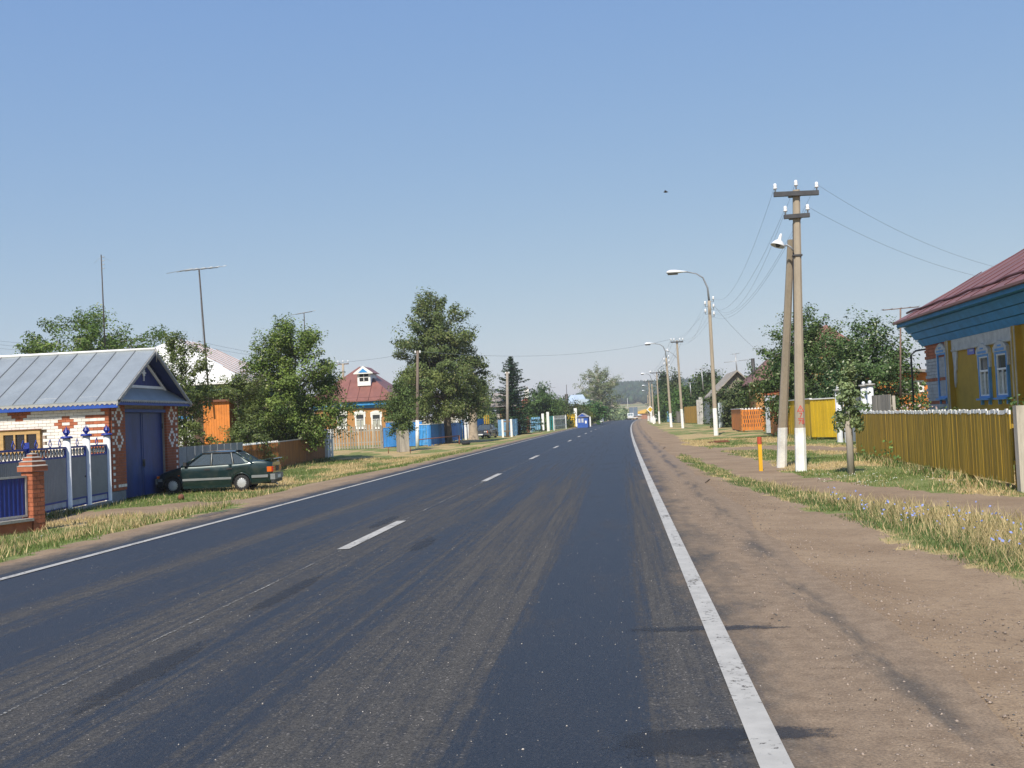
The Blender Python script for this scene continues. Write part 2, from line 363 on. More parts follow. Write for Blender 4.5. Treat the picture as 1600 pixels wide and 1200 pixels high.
# tar patches: thin sheets whose ragged borders dissolve into the old surface
def tar_material():
    g = NG('old_tar'); a = g.n('ShaderNodeAttribute', attribute_name='tint').outputs['Fac']; p = g.pos()
    f = g.mth('ADD', a, g.mth('MULTIPLY', g.mth('SUBTRACT', g.noise(p, 9, 7, .78), .5), 2.0)); f = g.mth('ADD', f, g.mth('MULTIPLY', g.mth('SUBTRACT', g.noise(p, 70, 2), .5), .5))
    g.l(g.mth('MULTIPLY', g.ramp(f, .25, .75), .6), g.b.inputs['Alpha']); g.l(g.mix(g.noise(p, 60, 3), (.016,.018,.023), (.045,.045,.048)), g.b.inputs['Base Color']); g.b.inputs['Roughness'].default_value = .6; g.bump(g.noise(p, 90, 3), .5, .01); return g.m
TARM = tar_material()
def tar_patch(cx, cy, lx, ly, seed):
    r = random.Random(seed); n = 20; V = [(cx, cy)]; C = [1.]
    for ring in (.5, 1., 1.45):
        for i in range(n):
            t = 2*PI*i/n; k = ring*(.85+.3*r.random()); V.append((cx+lx*k*math.cos(t), cy+ly*k*math.sin(t))); C.append({.5: .9, 1.: .5, 1.45: 0.}[ring])
    F = [(0, i+1, (i+1) % n+1, 0) for i in range(n)]; Q = [(1+q*n+i, 1+(q+1)*n+i, 1+(q+1)*n+(i+1) % n, 1+q*n+(i+1) % n) for q in range(2) for i in range(n)]
    me = bpy.data.meshes.new('tar_patch'); z = .0022+.00025*seed; me.from_pydata([(x+float(bend(cy)), y, z) for x, y in V], [], [f[:3] for f in F]+Q)
    at_ = me.color_attributes.new('tint', 'FLOAT_COLOR', 'POINT'); at_.data.foreach_set('color', [v for c in C for v in (c, c, c, 1.)]); me.materials.append(TARM); me.update(); link('tar_patch', me, ROAD)
for i, (px, py, lx, ly) in enumerate([(1175,1146,.34,.10),(1070,1160,.30,.2),(1100,982,.5,.08),(235,1050,.10,.8),(450,925,.09,.9),(600,815,.09,.9),(330,803,.12,1.2),(660,850,.10,.7)]):
    q = gz(px, py, 0); tar_patch(q.x, q.y, lx, ly, i)

# ------------------------------------------------------------------ garage
M('silicate_brick', (.80,.74,.68), .9, .10, 4., rnd=.07, bump=.25); M('red_brick', (.40,.125,.06), .9, .18, 5., rnd=.12, bump=.25)
M('mortar', (.34,.28,.24), .95, .2, 8.); M('mortar_dark', (.16,.12,.10), .95, .2, 8.)
M('blue_door_paint', (.020,.050,.20), .42, .3, 1.6, rnd=.06, bump=.06, bsc=3., dirt=(.045,.06,.14), dirta=.6, stretch=(1,1,.35)); M('blue_trim', (.02,.07,.33), .5, .15, 3., rnd=.05); M('navy_gable', (.018,.035,.16), .6, .15, 3., rnd=.1)
M('zinc_roof', (.33,.36,.37), .42, .12, 1.2, rnd=.05, metal=.35); M('zinc_seam', (.24,.25,.26), .5, .1, 2., metal=.35)
M('tin_edge', (.36,.35,.33), .55, .2, 6.); M('concrete', (.36,.33,.29), .9, .25, 3., bump=.3); M('plinth_grey', (.22,.23,.24), .9, .25, 2., bump=.3)
M('raw_pine', (.48,.30,.12), .7, .25, 2., stretch=(1,1,6)); M('white_paint', (.78,.77,.74), .6, .10, 3., rnd=.04)
M('rust', (.18,.07,.035), .85, .35, 12.); M('iron_dark', (.045,.042,.04), .6, .3, 6.); M('dark_void', (.012,.011,.010), .8, .2, 4.)
GC = Vector((-16.06, 32.04, -.57)); GR = thing('garage', 'brick garage with grey seamed roof, navy gable and blue double door', 'garage', GC)
# local frame: x along -X of world is negative; front face at x=0 looks +X, long wall at y=0 looks -Y
GW, GL, ZP, ZE = 5.15, 11.0, .36, 3.42            # width along y, length along -x, plinth top, eave
shell = MB().bx(-GL, -.055, .055, 1.0, 0, ZE); shell.bx(-GL, -.055, 4.15, GW-.055, 0, ZE); shell.bx(-GL, -.6, 1.0, 4.15, 0, ZE); shell.bx(-.6, -.055, 1.0, 4.15, 2.88, ZE)
shell.build('wall_core', MATS['mortar'], GR)
box(-GL, .05, -.05, GW+.05, 0, ZP).v
pl = MB().bx(-GL, .04, -.04, .90, 0, ZP-.02); pl.bx(-GL, .04, 4.2, GW+.04, 0, ZP-.02); pl.build('plinth', MATS['plinth_grey'], GR)
bl, bh, mo = .25, .088, .010
bm_l = box(-bl/2, bl/2, -.055, .03, 0, bh).mesh('brick'); bm_h = box(-.06, .06, -.055, .03, 0, bh).mesh('brick_half')
white, red = MATS['silicate_brick'], MATS['red_brick']
MESHB = {}
for nm, me0 in (('s', bm_l), ('h', bm_h)):
    for mn, mt in (('w', white), ('r', red)):
        c_ = me0.copy(); c_.materials.append(mt); MESHB[nm+mn] = c_
def wall_brick(kind, loc, rz, parent):
    o = link('brick', MESHB[kind], parent); o.location = loc; o.rotation_euler = (0, 0, rz)
rows = int((ZE-.02-ZP)/(bh+mo)); rest_w, rest_r, rest_fr, rest_fw = MB(), MB(), MB(), MB()
WIN = (-3.66, -2.30, 1.66, 2.42)       # window opening in the long wall (x0,x1,z0,z1)
cnt = 0
for r in range(rows):
    z = ZE-.02-(r+1)*(bh+mo); off = 0. if r % 2 == 0 else (bl+mo)/2
    n = 0; u = -.005
    if r % 2: # half at the corner
        pass
    k = 0; x = -.055 if False else 0.
    us = []; uu = 0.
    if r % 2: us.append((.06, 'h')); uu = .13
    while uu < 4.9: us.append((uu+bl/2, 's')); uu += bl+mo
    for uc, kd in us:
        xx = -uc
        if WIN[0]-.12 < xx < WIN[1]+.12 and WIN[2]-.06 < z < WIN[3]: continue
        d1 = abs(uc-1.40)/.26+abs(r-8)*.5; d2 = abs(uc-3.05)/.26+abs(r-4)*.5
        is_red = uc < .14 or (uc < .72 and r % 2 == 0 and uc > .30) or (uc < .5 and r % 2 == 1 and not (.2 < uc < .3 and r % 4 == 1) and uc > .35) or (uc < .4 and r % 2 == 0) or (d1 < 1.72 and d1 > .35) or d2 < 1.3
        if r < 6 and uc > .3: is_red = d2 < 1.3
        if r >= 6 and r % 2 == 1 and .15 < uc < .42: is_red = False
        if uc > 1.1 and abs((uc+.3) % 1.75-.9)/.26+abs(r-17)*.5 < 1.4: is_red = True
        if z > 1.62 and cnt < 285:
            wall_brick(kd+('r' if is_red else 'w'), (xx, 0, z), 0, GR); cnt += 1
        else:
            w_ = bl/2 if kd == 's' else .06; (rest_r if is_red else rest_w).bx(xx-w_, xx+w_, -.03, .055, z, z+bh)
    # front piers
    for y0, y1, left in ((0., 1.0, True), (4.15, GW, False)):
        yy = y0; first = True
        while yy < y1-.05:
            wd = bl if not ((r % 2) and first) else .12; wd = min(wd, y1-yy); first = False
            if yy < .02: rest_fr.bx(-.055, .03, .058, yy+wd-.002, z, z+bh)
            else: rest_fr.bx(-.055, .03, yy, yy+wd, z, z+bh)
            yy += wd+mo
        edge = y0+.17 if left else y1-.16
        if r % 2 == 1: rest_fw.bx(-.05, .034, edge-.07, edge+.07, z, z+bh)
        for rc in (6, 14):
            for dr, dys in ((-3, (0,)), (-2, (-.07, .07)), (-1, (-.17, .17)), (0, (-.24, .24)) , (1, (-.17, .17)), (2, (-.07, .07)), (3, (0,))):
                if r == rc+dr:
                    for dy in dys:
                        cy_ = (y0+y1)/2+(.06 if left else -.05)+dy; rest_fw.bx(-.05, .0345, cy_-.062, cy_+.062, z, z+bh)
        if left and r == rows-2: 
            for q in range(3): rest_fw.bx(-.05, .0345, .42+q*.2, .60+q*.2, z, z+bh)
for mb, mt in ((rest_w, white), (rest_r, red), (rest_fr, red), (rest_fw, white)):
    struct(mb.build('brick_courses', mt, GR), kind='stuff')
# window
wx0, wx1, wz0, wz1 = WIN
fr = MB(); fr.bx(wx0, wx1, -.06, .05, wz1-.13, wz1); fr.bx(wx0, wx1, -.06, .05, wz0, wz0+.10); fr.bx(wx0, wx0+.12, -.058, .05, wz0+.1, wz1-.13); fr.bx(wx1-.12, wx1, -.058, .05, wz0+.1, wz1-.13)
for q in (1/3, 2/3):
    c_ = wx0+.12+(wx1-wx0-.24)*q; fr.bx(c_-.03, c_+.03, -.055, .05, wz0+.1, wz1-.13)
wf = fr.build('window', MATS['raw_pine'], GR)
for q in range(3):
    w_ = (wx1-wx0-.24)/3; c_ = wx0+.12+w_*q; box(c_+.03, c_+w_-.03, .0, .01, wz0+.1, wz1-.13).build('pane', glass_mat('window_glass_dark', (.01,.01,.012)), wf)
box(wx0-.06, wx1+.06, -.1, .05, wz1+.003, wz1+.03).build('sill', MATS['rust'], wf)
# doors
for y0, y1 in ((1.02, 2.56), (2.585, 4.13)):
    d = box(-.20, -.14, y0, y1, .06, 2.87).build('door', MATS['blue_door_paint'], GR)
    f_ = MB(); f_.bx(-.14, -.12, y0+.01, y0+.09, .08, 2.86); f_.bx(-.14, -.12, y1-.09, y1-.01, .08, 2.86)
    f_.build('door_frame', MATS['blue_door_paint'], d)
    for zz in (.5, 2.4): MB().lathe([(.0,-.09),(.022,-.09),(.022,.09),(0,.09)], 8, (-.105, y0+.03 if y0 < 2 else y1-.03, zz)).build('hinge', MATS['iron_dark'], d)
lk = box(-.14, -.10, 2.50, 2.66, 1.05, 1.28).build('lock_plate', MATS['iron_dark'], GR); MB().tube([(-.09,2.54,1.0),(-.07,2.54,1.1),(-.09,2.54,1.2)], .012, 5).build('handle', MATS['iron_dark'], GR)
box(-.03, .012, .98, 4.17, 2.875, 2.98).build('lintel', MATS['blue_trim'], GR)
# gable and roof
ZR, OE, OG = 5.0, .32, .42      # ridge, eave overhang (y), gable overhang (x)
slope = (ZR-ZE)/(GW/2)
def roof_z(y): return ZR-abs(y-GW/2)*slope
g0 = MB().prism([(.80, ZE+.26), (GW-.80, ZE+.26), (GW/2, ZR-.2)], -.12, -.06, 'x'); g0.build('gable', MATS['navy_gable'], GR)
yy = .9
while yy < GW-.9:
    zt = roof_z(yy+.06)-.12
    if zt > ZE+.4: box(-.06, -.045, yy, yy+.118, ZE+.30, min(zt, roof_z(yy+.118)-.1, roof_z(yy)-.1)).build('gable_board', MATS['navy_gable'], GR)
    yy += .125
ap = MB().add([(OG,-OE+.02,ZE-.17),(OG,GW+OE-.02,ZE-.17),(-.06,GW-.85,ZE+.30),(-.06,.85,ZE+.30),(OG,-OE+.02,ZE-.2),(OG,GW+OE-.02,ZE-.2),(-.06,GW-.85,ZE+.0),(-.06,.85,ZE+.0)], [(0,1,2,3),(0,4,5,1),(4,7,6,5),(2,6,7,3),(0,3,7,4),(1,5,6,2)])
ap.build('gable_skirt_roof', MATS['zinc_roof'], GR)
def rake(x0, x1, dz, th, mat, name, inset=0.):      # boards following both slopes
    for s in (-1, 1):
        ye = -OE+inset if s < 0 else GW+OE-inset; zc = roof_z(GW/2)-dz-inset*slope*0; ze = roof_z(ye)-dz
        MB().add([(x0,ye,ze),(x1,ye,ze),(x1,GW/2,zc),(x0,GW/2,zc),(x0,ye,ze+th),(x1,ye,ze+th),(x1,GW/2,zc+th),(x0,GW/2,zc+th)],
                 [(0,3,2,1),(4,5,6,7),(0,1,5,4),(1,2,6,5),(2,3,7,6),(3,0,4,7)]).build(name, mat, GR)
rake(OG-.02, OG+.02, .16, .14, MATS['tin_edge'], 'barge_board')
rake(-.04, OG-.02, .12, .04, MATS['navy_gable'], 'soffit')
rake(-.044, .0, .36, .11, MATS['white_paint'], 'gable_trim', 1.15)
box(-.0445, .002, 1.05, GW-1.05, ZE+.28, ZE+.37).build('gable_trim', MATS['white_paint'], GR)
cr = MB().bx(-.04, -.005, GW/2-.025, GW/2+.025, 3.95, 4.52); cr.bx(-.04, -.006, GW/2-.17, GW/2+.17, 4.2, 4.25); cr.bx(-.03, -.004, GW/2-.08, GW/2+.08, 4.12, 4.33); cr.build('cross_ornament', MATS['white_paint'], GR)
MB().tube([(OG+.03, GW/2, ZR-.42), (OG+.03, GW/2, ZR+.02)], [.012, .03], 6).build('ridge_drop', MATS['tin_edge'], GR)
def teeth(mb, p0, p1, w, drop, t=.012):                # scalloped tin edging
    p0, p1 = Vector(p0), Vector(p1); L = (p1-p0).length; n = int(L/w); d = (p1-p0)/n; nrm = Vector((0,0,1)).cross(d).normalized()*t
    for i in range(n):
        a = p0+d*i; b = p0+d*(i+1); mid = (a+b)/2
        q = [a, b, b-Vector((0,0,drop*.45)), mid-Vector((0,0,drop)), a-Vector((0,0,drop*.45))]
        mb.add([x for x in q]+[x+nrm for x in q], [(0,1,2,3,4),(9,8,7,6,5),(0,5,6,1),(1,6,7,2),(2,7,8,3),(3,8,9,4),(4,9,5,0)])
pan = (GL+OG)/16.5; x = OG
for s in (-1, 1):
    ye = -OE if s < 0 else GW+OE; ze = roof_z(ye); L = math.hypot(ye-GW/2, ZR-ze)
    for k in range(17):
        xa, xb = OG-k*pan, OG-(k+1)*pan
        jit = random.uniform(0, .012)
        me = MB().add([(xa,ye,ze+jit),(xb,ye,ze+jit),(xb,GW/2,ZR+jit),(xa,GW/2,ZR+jit),(xa,ye,ze-.03),(xb,ye,ze-.03),(xb,GW/2,ZR-.03),(xa,GW/2,ZR-.03)], [(0,1,2,3),(4,7,6,5),(0,4,5,1),(1,5,6,2),(2,6,7,3),(3,7,4,0)])
        po = me.build('roof_panel', MATS['zinc_roof'], GR)
        h = .035
        MB().add([(xb-.012,ye,ze),(xb+.012,ye,ze),(xb+.012,GW/2,ZR),(xb-.012,GW/2,ZR),(xb-.012,ye,ze+h),(xb+.012,ye,ze+h),(xb+.012,GW/2,ZR+h),(xb-.012,GW/2,ZR+h)], [(0,3,2,1),(4,5,6,7),(0,1,5,4),(1,2,6,5),(2,3,7,6),(3,0,4,7)]).build('seam', MATS['zinc_seam'], po)
MB().tube([(OG+.02, GW/2, ZR+.03), (-GL, GW/2, ZR+.03)], .05, 8).build('ridge_cap', MATS['white_paint'], GR)
box(-GL, OG+.01, -OE+.01, -OE+.05, roof_z(-OE)-.22, roof_z(-OE)-.10).build('eave_board', MATS['blue_trim'], GR)
box(-GL, .03, -OE+.055, -.035, roof_z(-OE)-.13, roof_z(-OE)-.105).build('eave_soffit', MATS['blue_trim'], GR)
box(OG-.05, OG-.01, -OE+.055, GW+OE, ZE-.33, ZE-.205).build('eave_board', MATS['blue_trim'], GR)
tb = MB(); teeth(tb, (-GL, -OE-.004, roof_z(-OE)-.03), (OG, -OE-.004, roof_z(-OE)-.03), .16, .1)
for s in (-1, 1):
    ye = -OE if s < 0 else GW+OE; teeth(tb, (OG+.03, ye, roof_z(ye)-.03), (OG+.03, GW/2, ZR-.03), .13, .12)
teeth(tb, (OG+.03, -OE, ZE-.16), (OG+.03, GW+OE, ZE-.16), .13, .09)
tb.build('scalloped_edging', MATS['tin_edge'], GR)

# ------------------------------------------------------------------ metal gate beside the garage
M('grey_sheet', (.26,.28,.30), .45, .12, 2., metal=.2); M('sheet_blue', (.012,.03,.20), .4, .12, 2.); M('frame_blue', (.018,.04,.27), .45, .12, 4.); M('pale_sheet', (.45,.47,.50), .55, .2, 3.)
def corr(x0, x1, z0, z1, pitch=.11, d=.032):       # trapezoid sheet in the local xz plane
    mb = MB(); n = int((x1-x0)/(pitch/4)); vs = []; pat = (0, d, d, 0)
    for i in range(n+1):
        xx = x0+(x1-x0)*i/n; y = -pat[i % 4]; vs += [(xx, y, z0), (xx, y, z1)]
    for i in range(n+1): pass
    mb.add(vs, [(2*i, 2*i+2, 2*i+3, 2*i+1) for i in range(n)])
    b = len(vs); mb.add([(x0,.012,z0),(x1,.012,z0),(x1,.012,z1),(x0,.012,z1)], [(0,1,2,3)]); return mb
def frame_rect(x0, x1, z0, z1, w, y0, y1):
    f_ = MB(); f_.bx(x0, x1, y0, y1, z1-w, z1); f_.bx(x0, x1, y0, y1, z0, z0+w); f_.bx(x0, x0+w, y0+.002, y1-.002, z0+w, z1-w); f_.bx(x1-w, x1, y0+.002, y1-.002, z0+w, z1-w); return f_
gp1, gp2, gp3 = Vector((-15.57,28.5,0)), Vector((-15.81,30.07,0)), Vector((-16.02,31.75,0))
gd = (gp1-gp2).normalized(); gend = gp1+gd*5.6
def gate_leaf(name, label, a, b, ztop, mark=True, rings=True):
    a = Vector(a); b = Vector(b); d = b-a; L = d.length; rz = math.atan2(d.y, d.x)
    t = thing(name, label, 'gate', (a.x, a.y, -.56), rz)
    z0, z1 = .12, ztop
    frame_rect(0, L, z0, z1, .055, -.03, .03).build('frame', MATS['frame_blue'], t)
    fr2 = MB(); fr2.bx(.055, L-.055, -.026, .026, z1-.32, z1-.27); fr2.bx(.055, L-.055, -.026, .026, z0+.2, z0+.25); fr2.build('rail', MATS['frame_blue'], t)
    corr(.055, L-.055, z0+.25, z1-.32).build('corrugated_sheet', MATS['grey_sheet'], t)
    box(.055, L-.055, -.008, .008, z0+.055, z0+.2).build('kick_plate', MATS['pale_sheet'], t)
    n = max(2, int((L-.1)/.22)); st = (L-.11)/n
    for i in range(n):
        c_ = .055+st*(i+.5)
        MB().tube([(c_+.075*math.cos(q*PI/6), 0, z1-.165+.1*math.sin(q*PI/6)) for q in range(13)], .014, 5, cap=False).build('ring', MATS['iron_dark'], t)
        MB().add([(c_-.03,-.012,z1-.165),(c_,-.012,z1-.24),(c_+.03,-.012,z1-.165),(c_,-.012,z1-.09),(c_-.03,.012,z1-.165),(c_,.012,z1-.24),(c_+.03,.012,z1-.165),(c_,.012,z1-.09)], [(0,1,2,3),(7,6,5,4),(0,4,5,1),(1,5,6,2),(2,6,7,3),(3,7,4,0)]).build('lozenge', MATS['pale_sheet'], t)
    return t, L, z1
cen = gp1+gd*2.75
lf, L_, z1_ = gate_leaf('metal_gate', 'grey ribbed gate leaf in blue frame, between white post and blue stile', cen+gd*-.03, gp1+gd*.12, 1.86)
def scroll(t, x, z):
    for s in (-1, 1):
        MB().tube([(x+s*(.02+.07*math.sin(q*.55)), 0, z+.03*q) for q in range(8)], .013, 5).build('scroll', MATS['frame_blue'], t)
for xq in (.55, 1.5, 2.2): scroll(lf, xq, z1_)
rf, L_, z1_ = gate_leaf('metal_gate', 'grey ribbed gate leaf in blue frame, cut off by the left picture edge', gend, cen+gd*.05, 1.86)
for xq in (.9, 2.0, 2.6): scroll(rf, xq, z1_)
box(L_+.003, L_+.018, -.07, .07, .1, 2.02).build('stile', MATS['frame_blue'], rf)
wk, L_, z1_ = gate_leaf('wicket_gate', 'narrow grey ribbed wicket gate between the two tall white posts', gp1-gd*.12, gp2+gd*.12, 1.86)
scroll(wk, .7, z1_)
MB().lathe([(0,-.05),(.03,-.05),(.03,-.02)], 8, (1.2,0,.95), 'y').build('handle', MATS['iron_dark'], wk)
fp, L_, z1_ = gate_leaf('metal_fence', 'grey ribbed panel in blue frame between white post and garage corner', gp2-gd*.12, gp3+gd*.08, 1.86); fp['category'] = 'fence'
scroll(fp, .7, z1_)
for p_, lab, hh in ((gp1, 'tall white round gate post with blue flower finial, nearest the blue stile', 2.10), (gp2, 'tall white round gate post with blue finial, middle of the three', 2.15), (gp3, 'white round gate post against the garage corner', 2.15)):
    t = thing('gate_post', lab, 'post', (p_.x, p_.y, -.58), 0, 'white gate posts')
    MB().lathe([(.14,0),(.14,.06),(.105,.1),(.105,hh),(0,hh)], 14).build('shaft', MATS['white_paint'], t)
    MB().lathe([(.0,hh),(.165,hh),(.165,hh+.05),(.12,hh+.07),(0,hh+.07)], 14).build('cap', MATS['frame_blue'], t)
    for q in range(5):
        a = 2*PI*q/5; c_, s_ = math.cos(a), math.sin(a)
        MB().add([(.03*c_,.03*s_,hh+.07),(.10*c_-.03*s_,.10*s_+.03*c_,hh+.17),(.05*c_,.05*s_,hh+.30),(.10*c_+.03*s_,.10*s_-.03*c_,hh+.17)], [(0,1,2),(0,2,3),(0,3,1),(1,3,2)]).build('petal', MATS['frame_blue'], t)
    MB().lathe([(.03,hh+.07),(.045,hh+.2),(.0,hh+.36)], 8).build('bud', MATS['frame_blue'], t)
box(0,1,0,1,0,1)
kb = thing('gate_kerb', 'grey concrete kerb under the metal gates', 'kerb', (gend.x, gend.y, -.62), math.atan2((gp3-gend).y, (gp3-gend).x))
Lk = (gp3-gend).length
for i in range(6): box(Lk/6*i+.004, Lk/6*(i+1)-.004, -.12, .12, 0, .15).build('block', MATS['concrete'], kb)

# ------------------------------------------------------------------ brick pillar with blue panel
bp = Vector((-13.26, 22.75, -.57)); PR = rad(-16)
t = thing('brick_pillar', 'red brick pillar with stepped pyramid cap beside the blue panel', 'pillar', bp, PR)
w = .165; box(-w+.01, w-.01, -w+.01, w-.01, 0, 1.36).build('core', MATS['mortar_dark'], t)
for r in range(14):
    z = .02+r*.097; o_ = r % 2
    for s in range(4):
        a = s*PI/2
        for (u0, u1) in (((-w, .04), (.052, w)) if (o_+s) % 2 == 0 else ((-w+.0, -.052), (-.04, w))):
            m_ = box(u0+(.12 if u0 == -w else 0.)*0, u1-.0, -w-.004*((s+r) % 2)-.001*s, -w+.02, z, z+.088)
            R_ = Matrix.Rotation(a, 3, 'Z'); m_.v = [tuple(R_ @ Vector(v)) for v in m_.v]; m_.build('brick', red, t)
for i, (ww, z0, z1) in enumerate(((.225,1.385,1.50), (.195,1.53,1.60), (.14,1.63,1.69), (.08,1.71,1.77))):
    box(-ww, ww, -ww, ww, z0, z1).build('cap_course', red, t)
    q = ww-.02; nxt = (.195,.14,.08,.025)[i]
    MB().add([(-ww-.01,-ww-.01,z1),(ww+.01,-ww-.01,z1),(ww+.01,ww+.01,z1),(-ww-.01,ww+.01,z1),(-nxt,-nxt,z1+.03),(nxt,-nxt,z1+.03),(nxt,nxt,z1+.03),(-nxt,nxt,z1+.03)], [(0,3,2,1),(4,5,6,7),(0,1,5,4),(1,2,6,5),(2,3,7,6),(3,0,4,7)]).build('cap_slab', MATS['concrete'], t)
pd = Vector((-.28,-.96,0)).normalized(); a = Vector((bp.x, bp.y, 0))+pd*5.2; rz = math.atan2(-pd.y, -pd.x)
t = thing('sheet_fence', 'deep blue ribbed sheet panel in pale frame beside the brick pillar', 'fence panel', (a.x, a.y, -.57), rz)
LL = 5.2-.19
corr(.04, LL-.04, .42, 1.26, .12, .016).build('corrugated_sheet', MATS['sheet_blue'], t)
frame_rect(0, LL, .38, 1.3, .045, -.03, .03).build('frame', MATS['tin_edge'], t)
box(-.1, LL+.0, -.14, .14, 0, .28).build('footing', MATS['red_brick'], t)
box(-.1, LL+.02, -.19, .19, .283, .345).build('coping', MATS['concrete'], t)

# ------------------------------------------------------------------ generic fences
WOODS = {}
def board_mesh(w, h, t, mat, pointed=False, key=None):
    key = key or (w, round(h, 2), t, mat.name, pointed)
    if key in WOODS: return WOODS[key]
    mb = MB()
    if pointed: mb.prism([(-w/2, 0), (w/2, 0), (w/2, h-w*.6), (0, h), (-w/2, h-w*.6)], -t/2, t/2, 'y')
    else: mb.bx(-w/2, w/2, -t/2, t/2, 0, h)
    me = mb.mesh('board'); me.materials.append(mat); WOODS[key] = me; return me
def fence(name, label, a, b, h, mat, w=.12, gap=.01, rails=True, posts=2.5, postmat=None, cap=None, pointed=False, hv=.0, lean=0., z0=.08, tip=None, front=-1, piece='board', cat='fence', group=None, railmat=None, t=.022):
    """boards from a to b (ground points); local x runs along, the public face looks to -y (front=-1)"""
    a = Vector(a); b = Vector(b); d = Vector((b.x-a.x, b.y-a.y, 0)); L = d.length; rz = math.atan2(d.y, d.x)
    za, zb = H(a.x, a.y), H(b.x, b.y)
    T = thing(name, label, cat, (a.x, a.y, za), rz, group)
    n = max(1, int(L/(w+gap))); pitch = L/n
    for i in range(n):
        dz = (zb-za)*(i+.5)/n; hh = h*(1+random.choice((-1,-.5,0,.5,1))*hv)
        o = link(piece, board_mesh(w, round(hh, 2), t, mat, pointed), T)
        o.location = (pitch*(i+.5)+random.uniform(-1,1)*hv*.05, random.uniform(-.004,.004), dz+z0); o.rotation_euler = (0, random.gauss(0, lean) if lean else 0, 0)
        if tip is not None:
            q = link('tip', board_mesh(w*1.04, tip[1], t+.006, tip[0], pointed, ('tip', w, tip[1], tip[0].name)), o); q.location = (0, 0, hh-tip[1]+.004)
    if rails:
        for zr in (h*.25, h*.75):
            MB().add([(0,.012,z0+zr),(L,.012,zb-za+z0+zr),(L,.055,zb-za+z0+zr),(0,.055,z0+zr),(0,.012,z0+zr+.07),(L,.012,zb-za+z0+zr+.07),(L,.055,zb-za+z0+zr+.07),(0,.055,z0+zr+.07)], [(0,3,2,1),(4,5,6,7),(0,1,5,4),(1,2,6,5),(2,3,7,6),(3,0,4,7)]).build('rail', railmat or mat, T)
    if posts:
        k = max(1, int(L/posts))
        for i in range(k+1):
            xx = min(max(L*i/k, .06), L-.06); box(xx-.05, xx+.05, .058, .158, (zb-za)*i/k-.05, (zb-za)*i/k+h+z0-.05).build('post', postmat or mat, T)
    if cap:
        MB().add([(0,-.05,z0+h),(L,-.05,zb-za+z0+h),(L,.07,zb-za+z0+h),(0,.07,z0+h),(0,-.05,z0+h+.05),(L,-.05,zb-za+z0+h+.05),(L,.07,zb-za+z0+h+.05),(0,.07,z0+h+.05)], [(0,3,2,1),(4,5,6,7),(0,1,5,4),(1,2,6,5),(2,3,7,6),(3,0,4,7)]).build('top_rail', cap, T)
    return T
OR = M('orange_brown_paint', (.28,.105,.018), .75, .25, 3., rnd=.12, stretch=(1,1,.25)); OR2 = M('orange_paint', (.62,.20,.03), .7, .18, 3., rnd=.06)
GW_ = M('weathered_wood', (.35,.315,.26), .9, .3, 4., rnd=.2, stretch=(1,1,.15), bump=.3); BLU = M('blue_fence_paint', (.035,.22,.56), .7, .25, 3., rnd=.12, stretch=(1,1,.3), dirt=(.10,.16,.24), dirta=.4); BLU2 = M('bright_sunlit_blue_paint', (.07,.36,.78), .65, .15, 3., rnd=.1)
LBL = M('pale_blue_paint', (.21,.44,.66), .8, .25, 3., rnd=.12, dirt=(.35,.38,.38), dirta=.5); YEL = M('yellow_paint', (.68,.43,.014), .7, .15, 2.5, rnd=.05, stretch=(1,1,.3)); OCH = M('ochre_paint', (.36,.225,.017), .7, .2, 4., rnd=.10, stretch=(1,1,.2))
SLATE = M('slate_sheet', (.27,.29,.30), .9, .2, 2., rnd=.06); WP = MATS['white_paint']; GRN = M('turquoise_paint', (.05,.33,.30), .7, .2, 3.)
gA = Vector((-16.25, 37.6, 0)); gB = Vector((-16.95, 46.3, 0)); gC = Vector((-17.44, 52.75, 0)); gD = Vector((-18.32, 64.37, 0))
fence('slate_fence', 'low grey sheet fence behind the parked sedan, next to the garage', gA, gB, 1.50, SLATE, .9, .004, posts=3, piece='sheet')
fence('picket_fence', 'orange-brown open picket fence with white tips behind the sedan boot', gB, gC, 1.42, OR, .09, .09, tip=(WP, .09), pointed=True, posts=2.2)
fence('board_fence', 'close-boarded orange-brown fence under the leafy maple', gC, gD, 1.32, OR, .115, .003, cap=MATS['tin_edge'], posts=2.9)
# neighbour's gateway
for i, (dx, dy) in enumerate(((-.05, .6), (-.55, 3.4))):
    q = gD+Vector((dx, dy, 0)); t = thing('gate_post', ('white square gate post at the end of the orange-brown fence', 'white square gate post between orange-brown fence and grey pickets')[i], 'post', (q.x, q.y, H(q.x, q.y)), 0, 'white square gate posts')
    box(-.13, .13, -.13, .13, 0, 1.75).build('shaft', WP, t); MB().add([(-.16,-.16,1.75),(.16,-.16,1.75),(.16,.16,1.75),(-.16,.16,1.75),(0,0,1.9)], [(0,3,2,1),(0,1,4),(1,2,4),(2,3,4),(3,0,4)]).build('cap', WP, t)
fence('board_gate', 'pale grey boarded gate left of the weathered pickets', gD+Vector((-.1,.85,0)), gD+Vector((-.5,3.15,0)), 1.5, M('pale_grey_paint', (.42,.44,.45), .75, .2, 3., rnd=.08), .14, .004, posts=0, cat='gate')
a = Vector((at(520,700,82.6).x, 82.6, 0)); b = Vector((at(598,700,82.0).x, 82.0, 0))
fence('picket_fence', 'weathered grey unpainted picket fence in front of the maroon-roofed house', a, b, 1.82, GW_, .125, .10, hv=.06, lean=.02, posts=2.4, z0=.02)
c = Vector((at(645,697,83.2).x, 83.2, 0)); d = Vector((at(672,697,82.2).x, 82.2, 0))
fence('board_fence', 'blue boarded yard gate with a grey rail, right of the weathered pickets', b+Vector((.08,.1,0)), c, 1.52, BLU, .14, .004, cap=MATS['tin_edge'], posts=2.2)
t = thing('yard_gate', 'taller darker blue gate boards behind the blue yard fence', 'gate', (b.x+.1, b.y+.9, H(b.x, 82)))
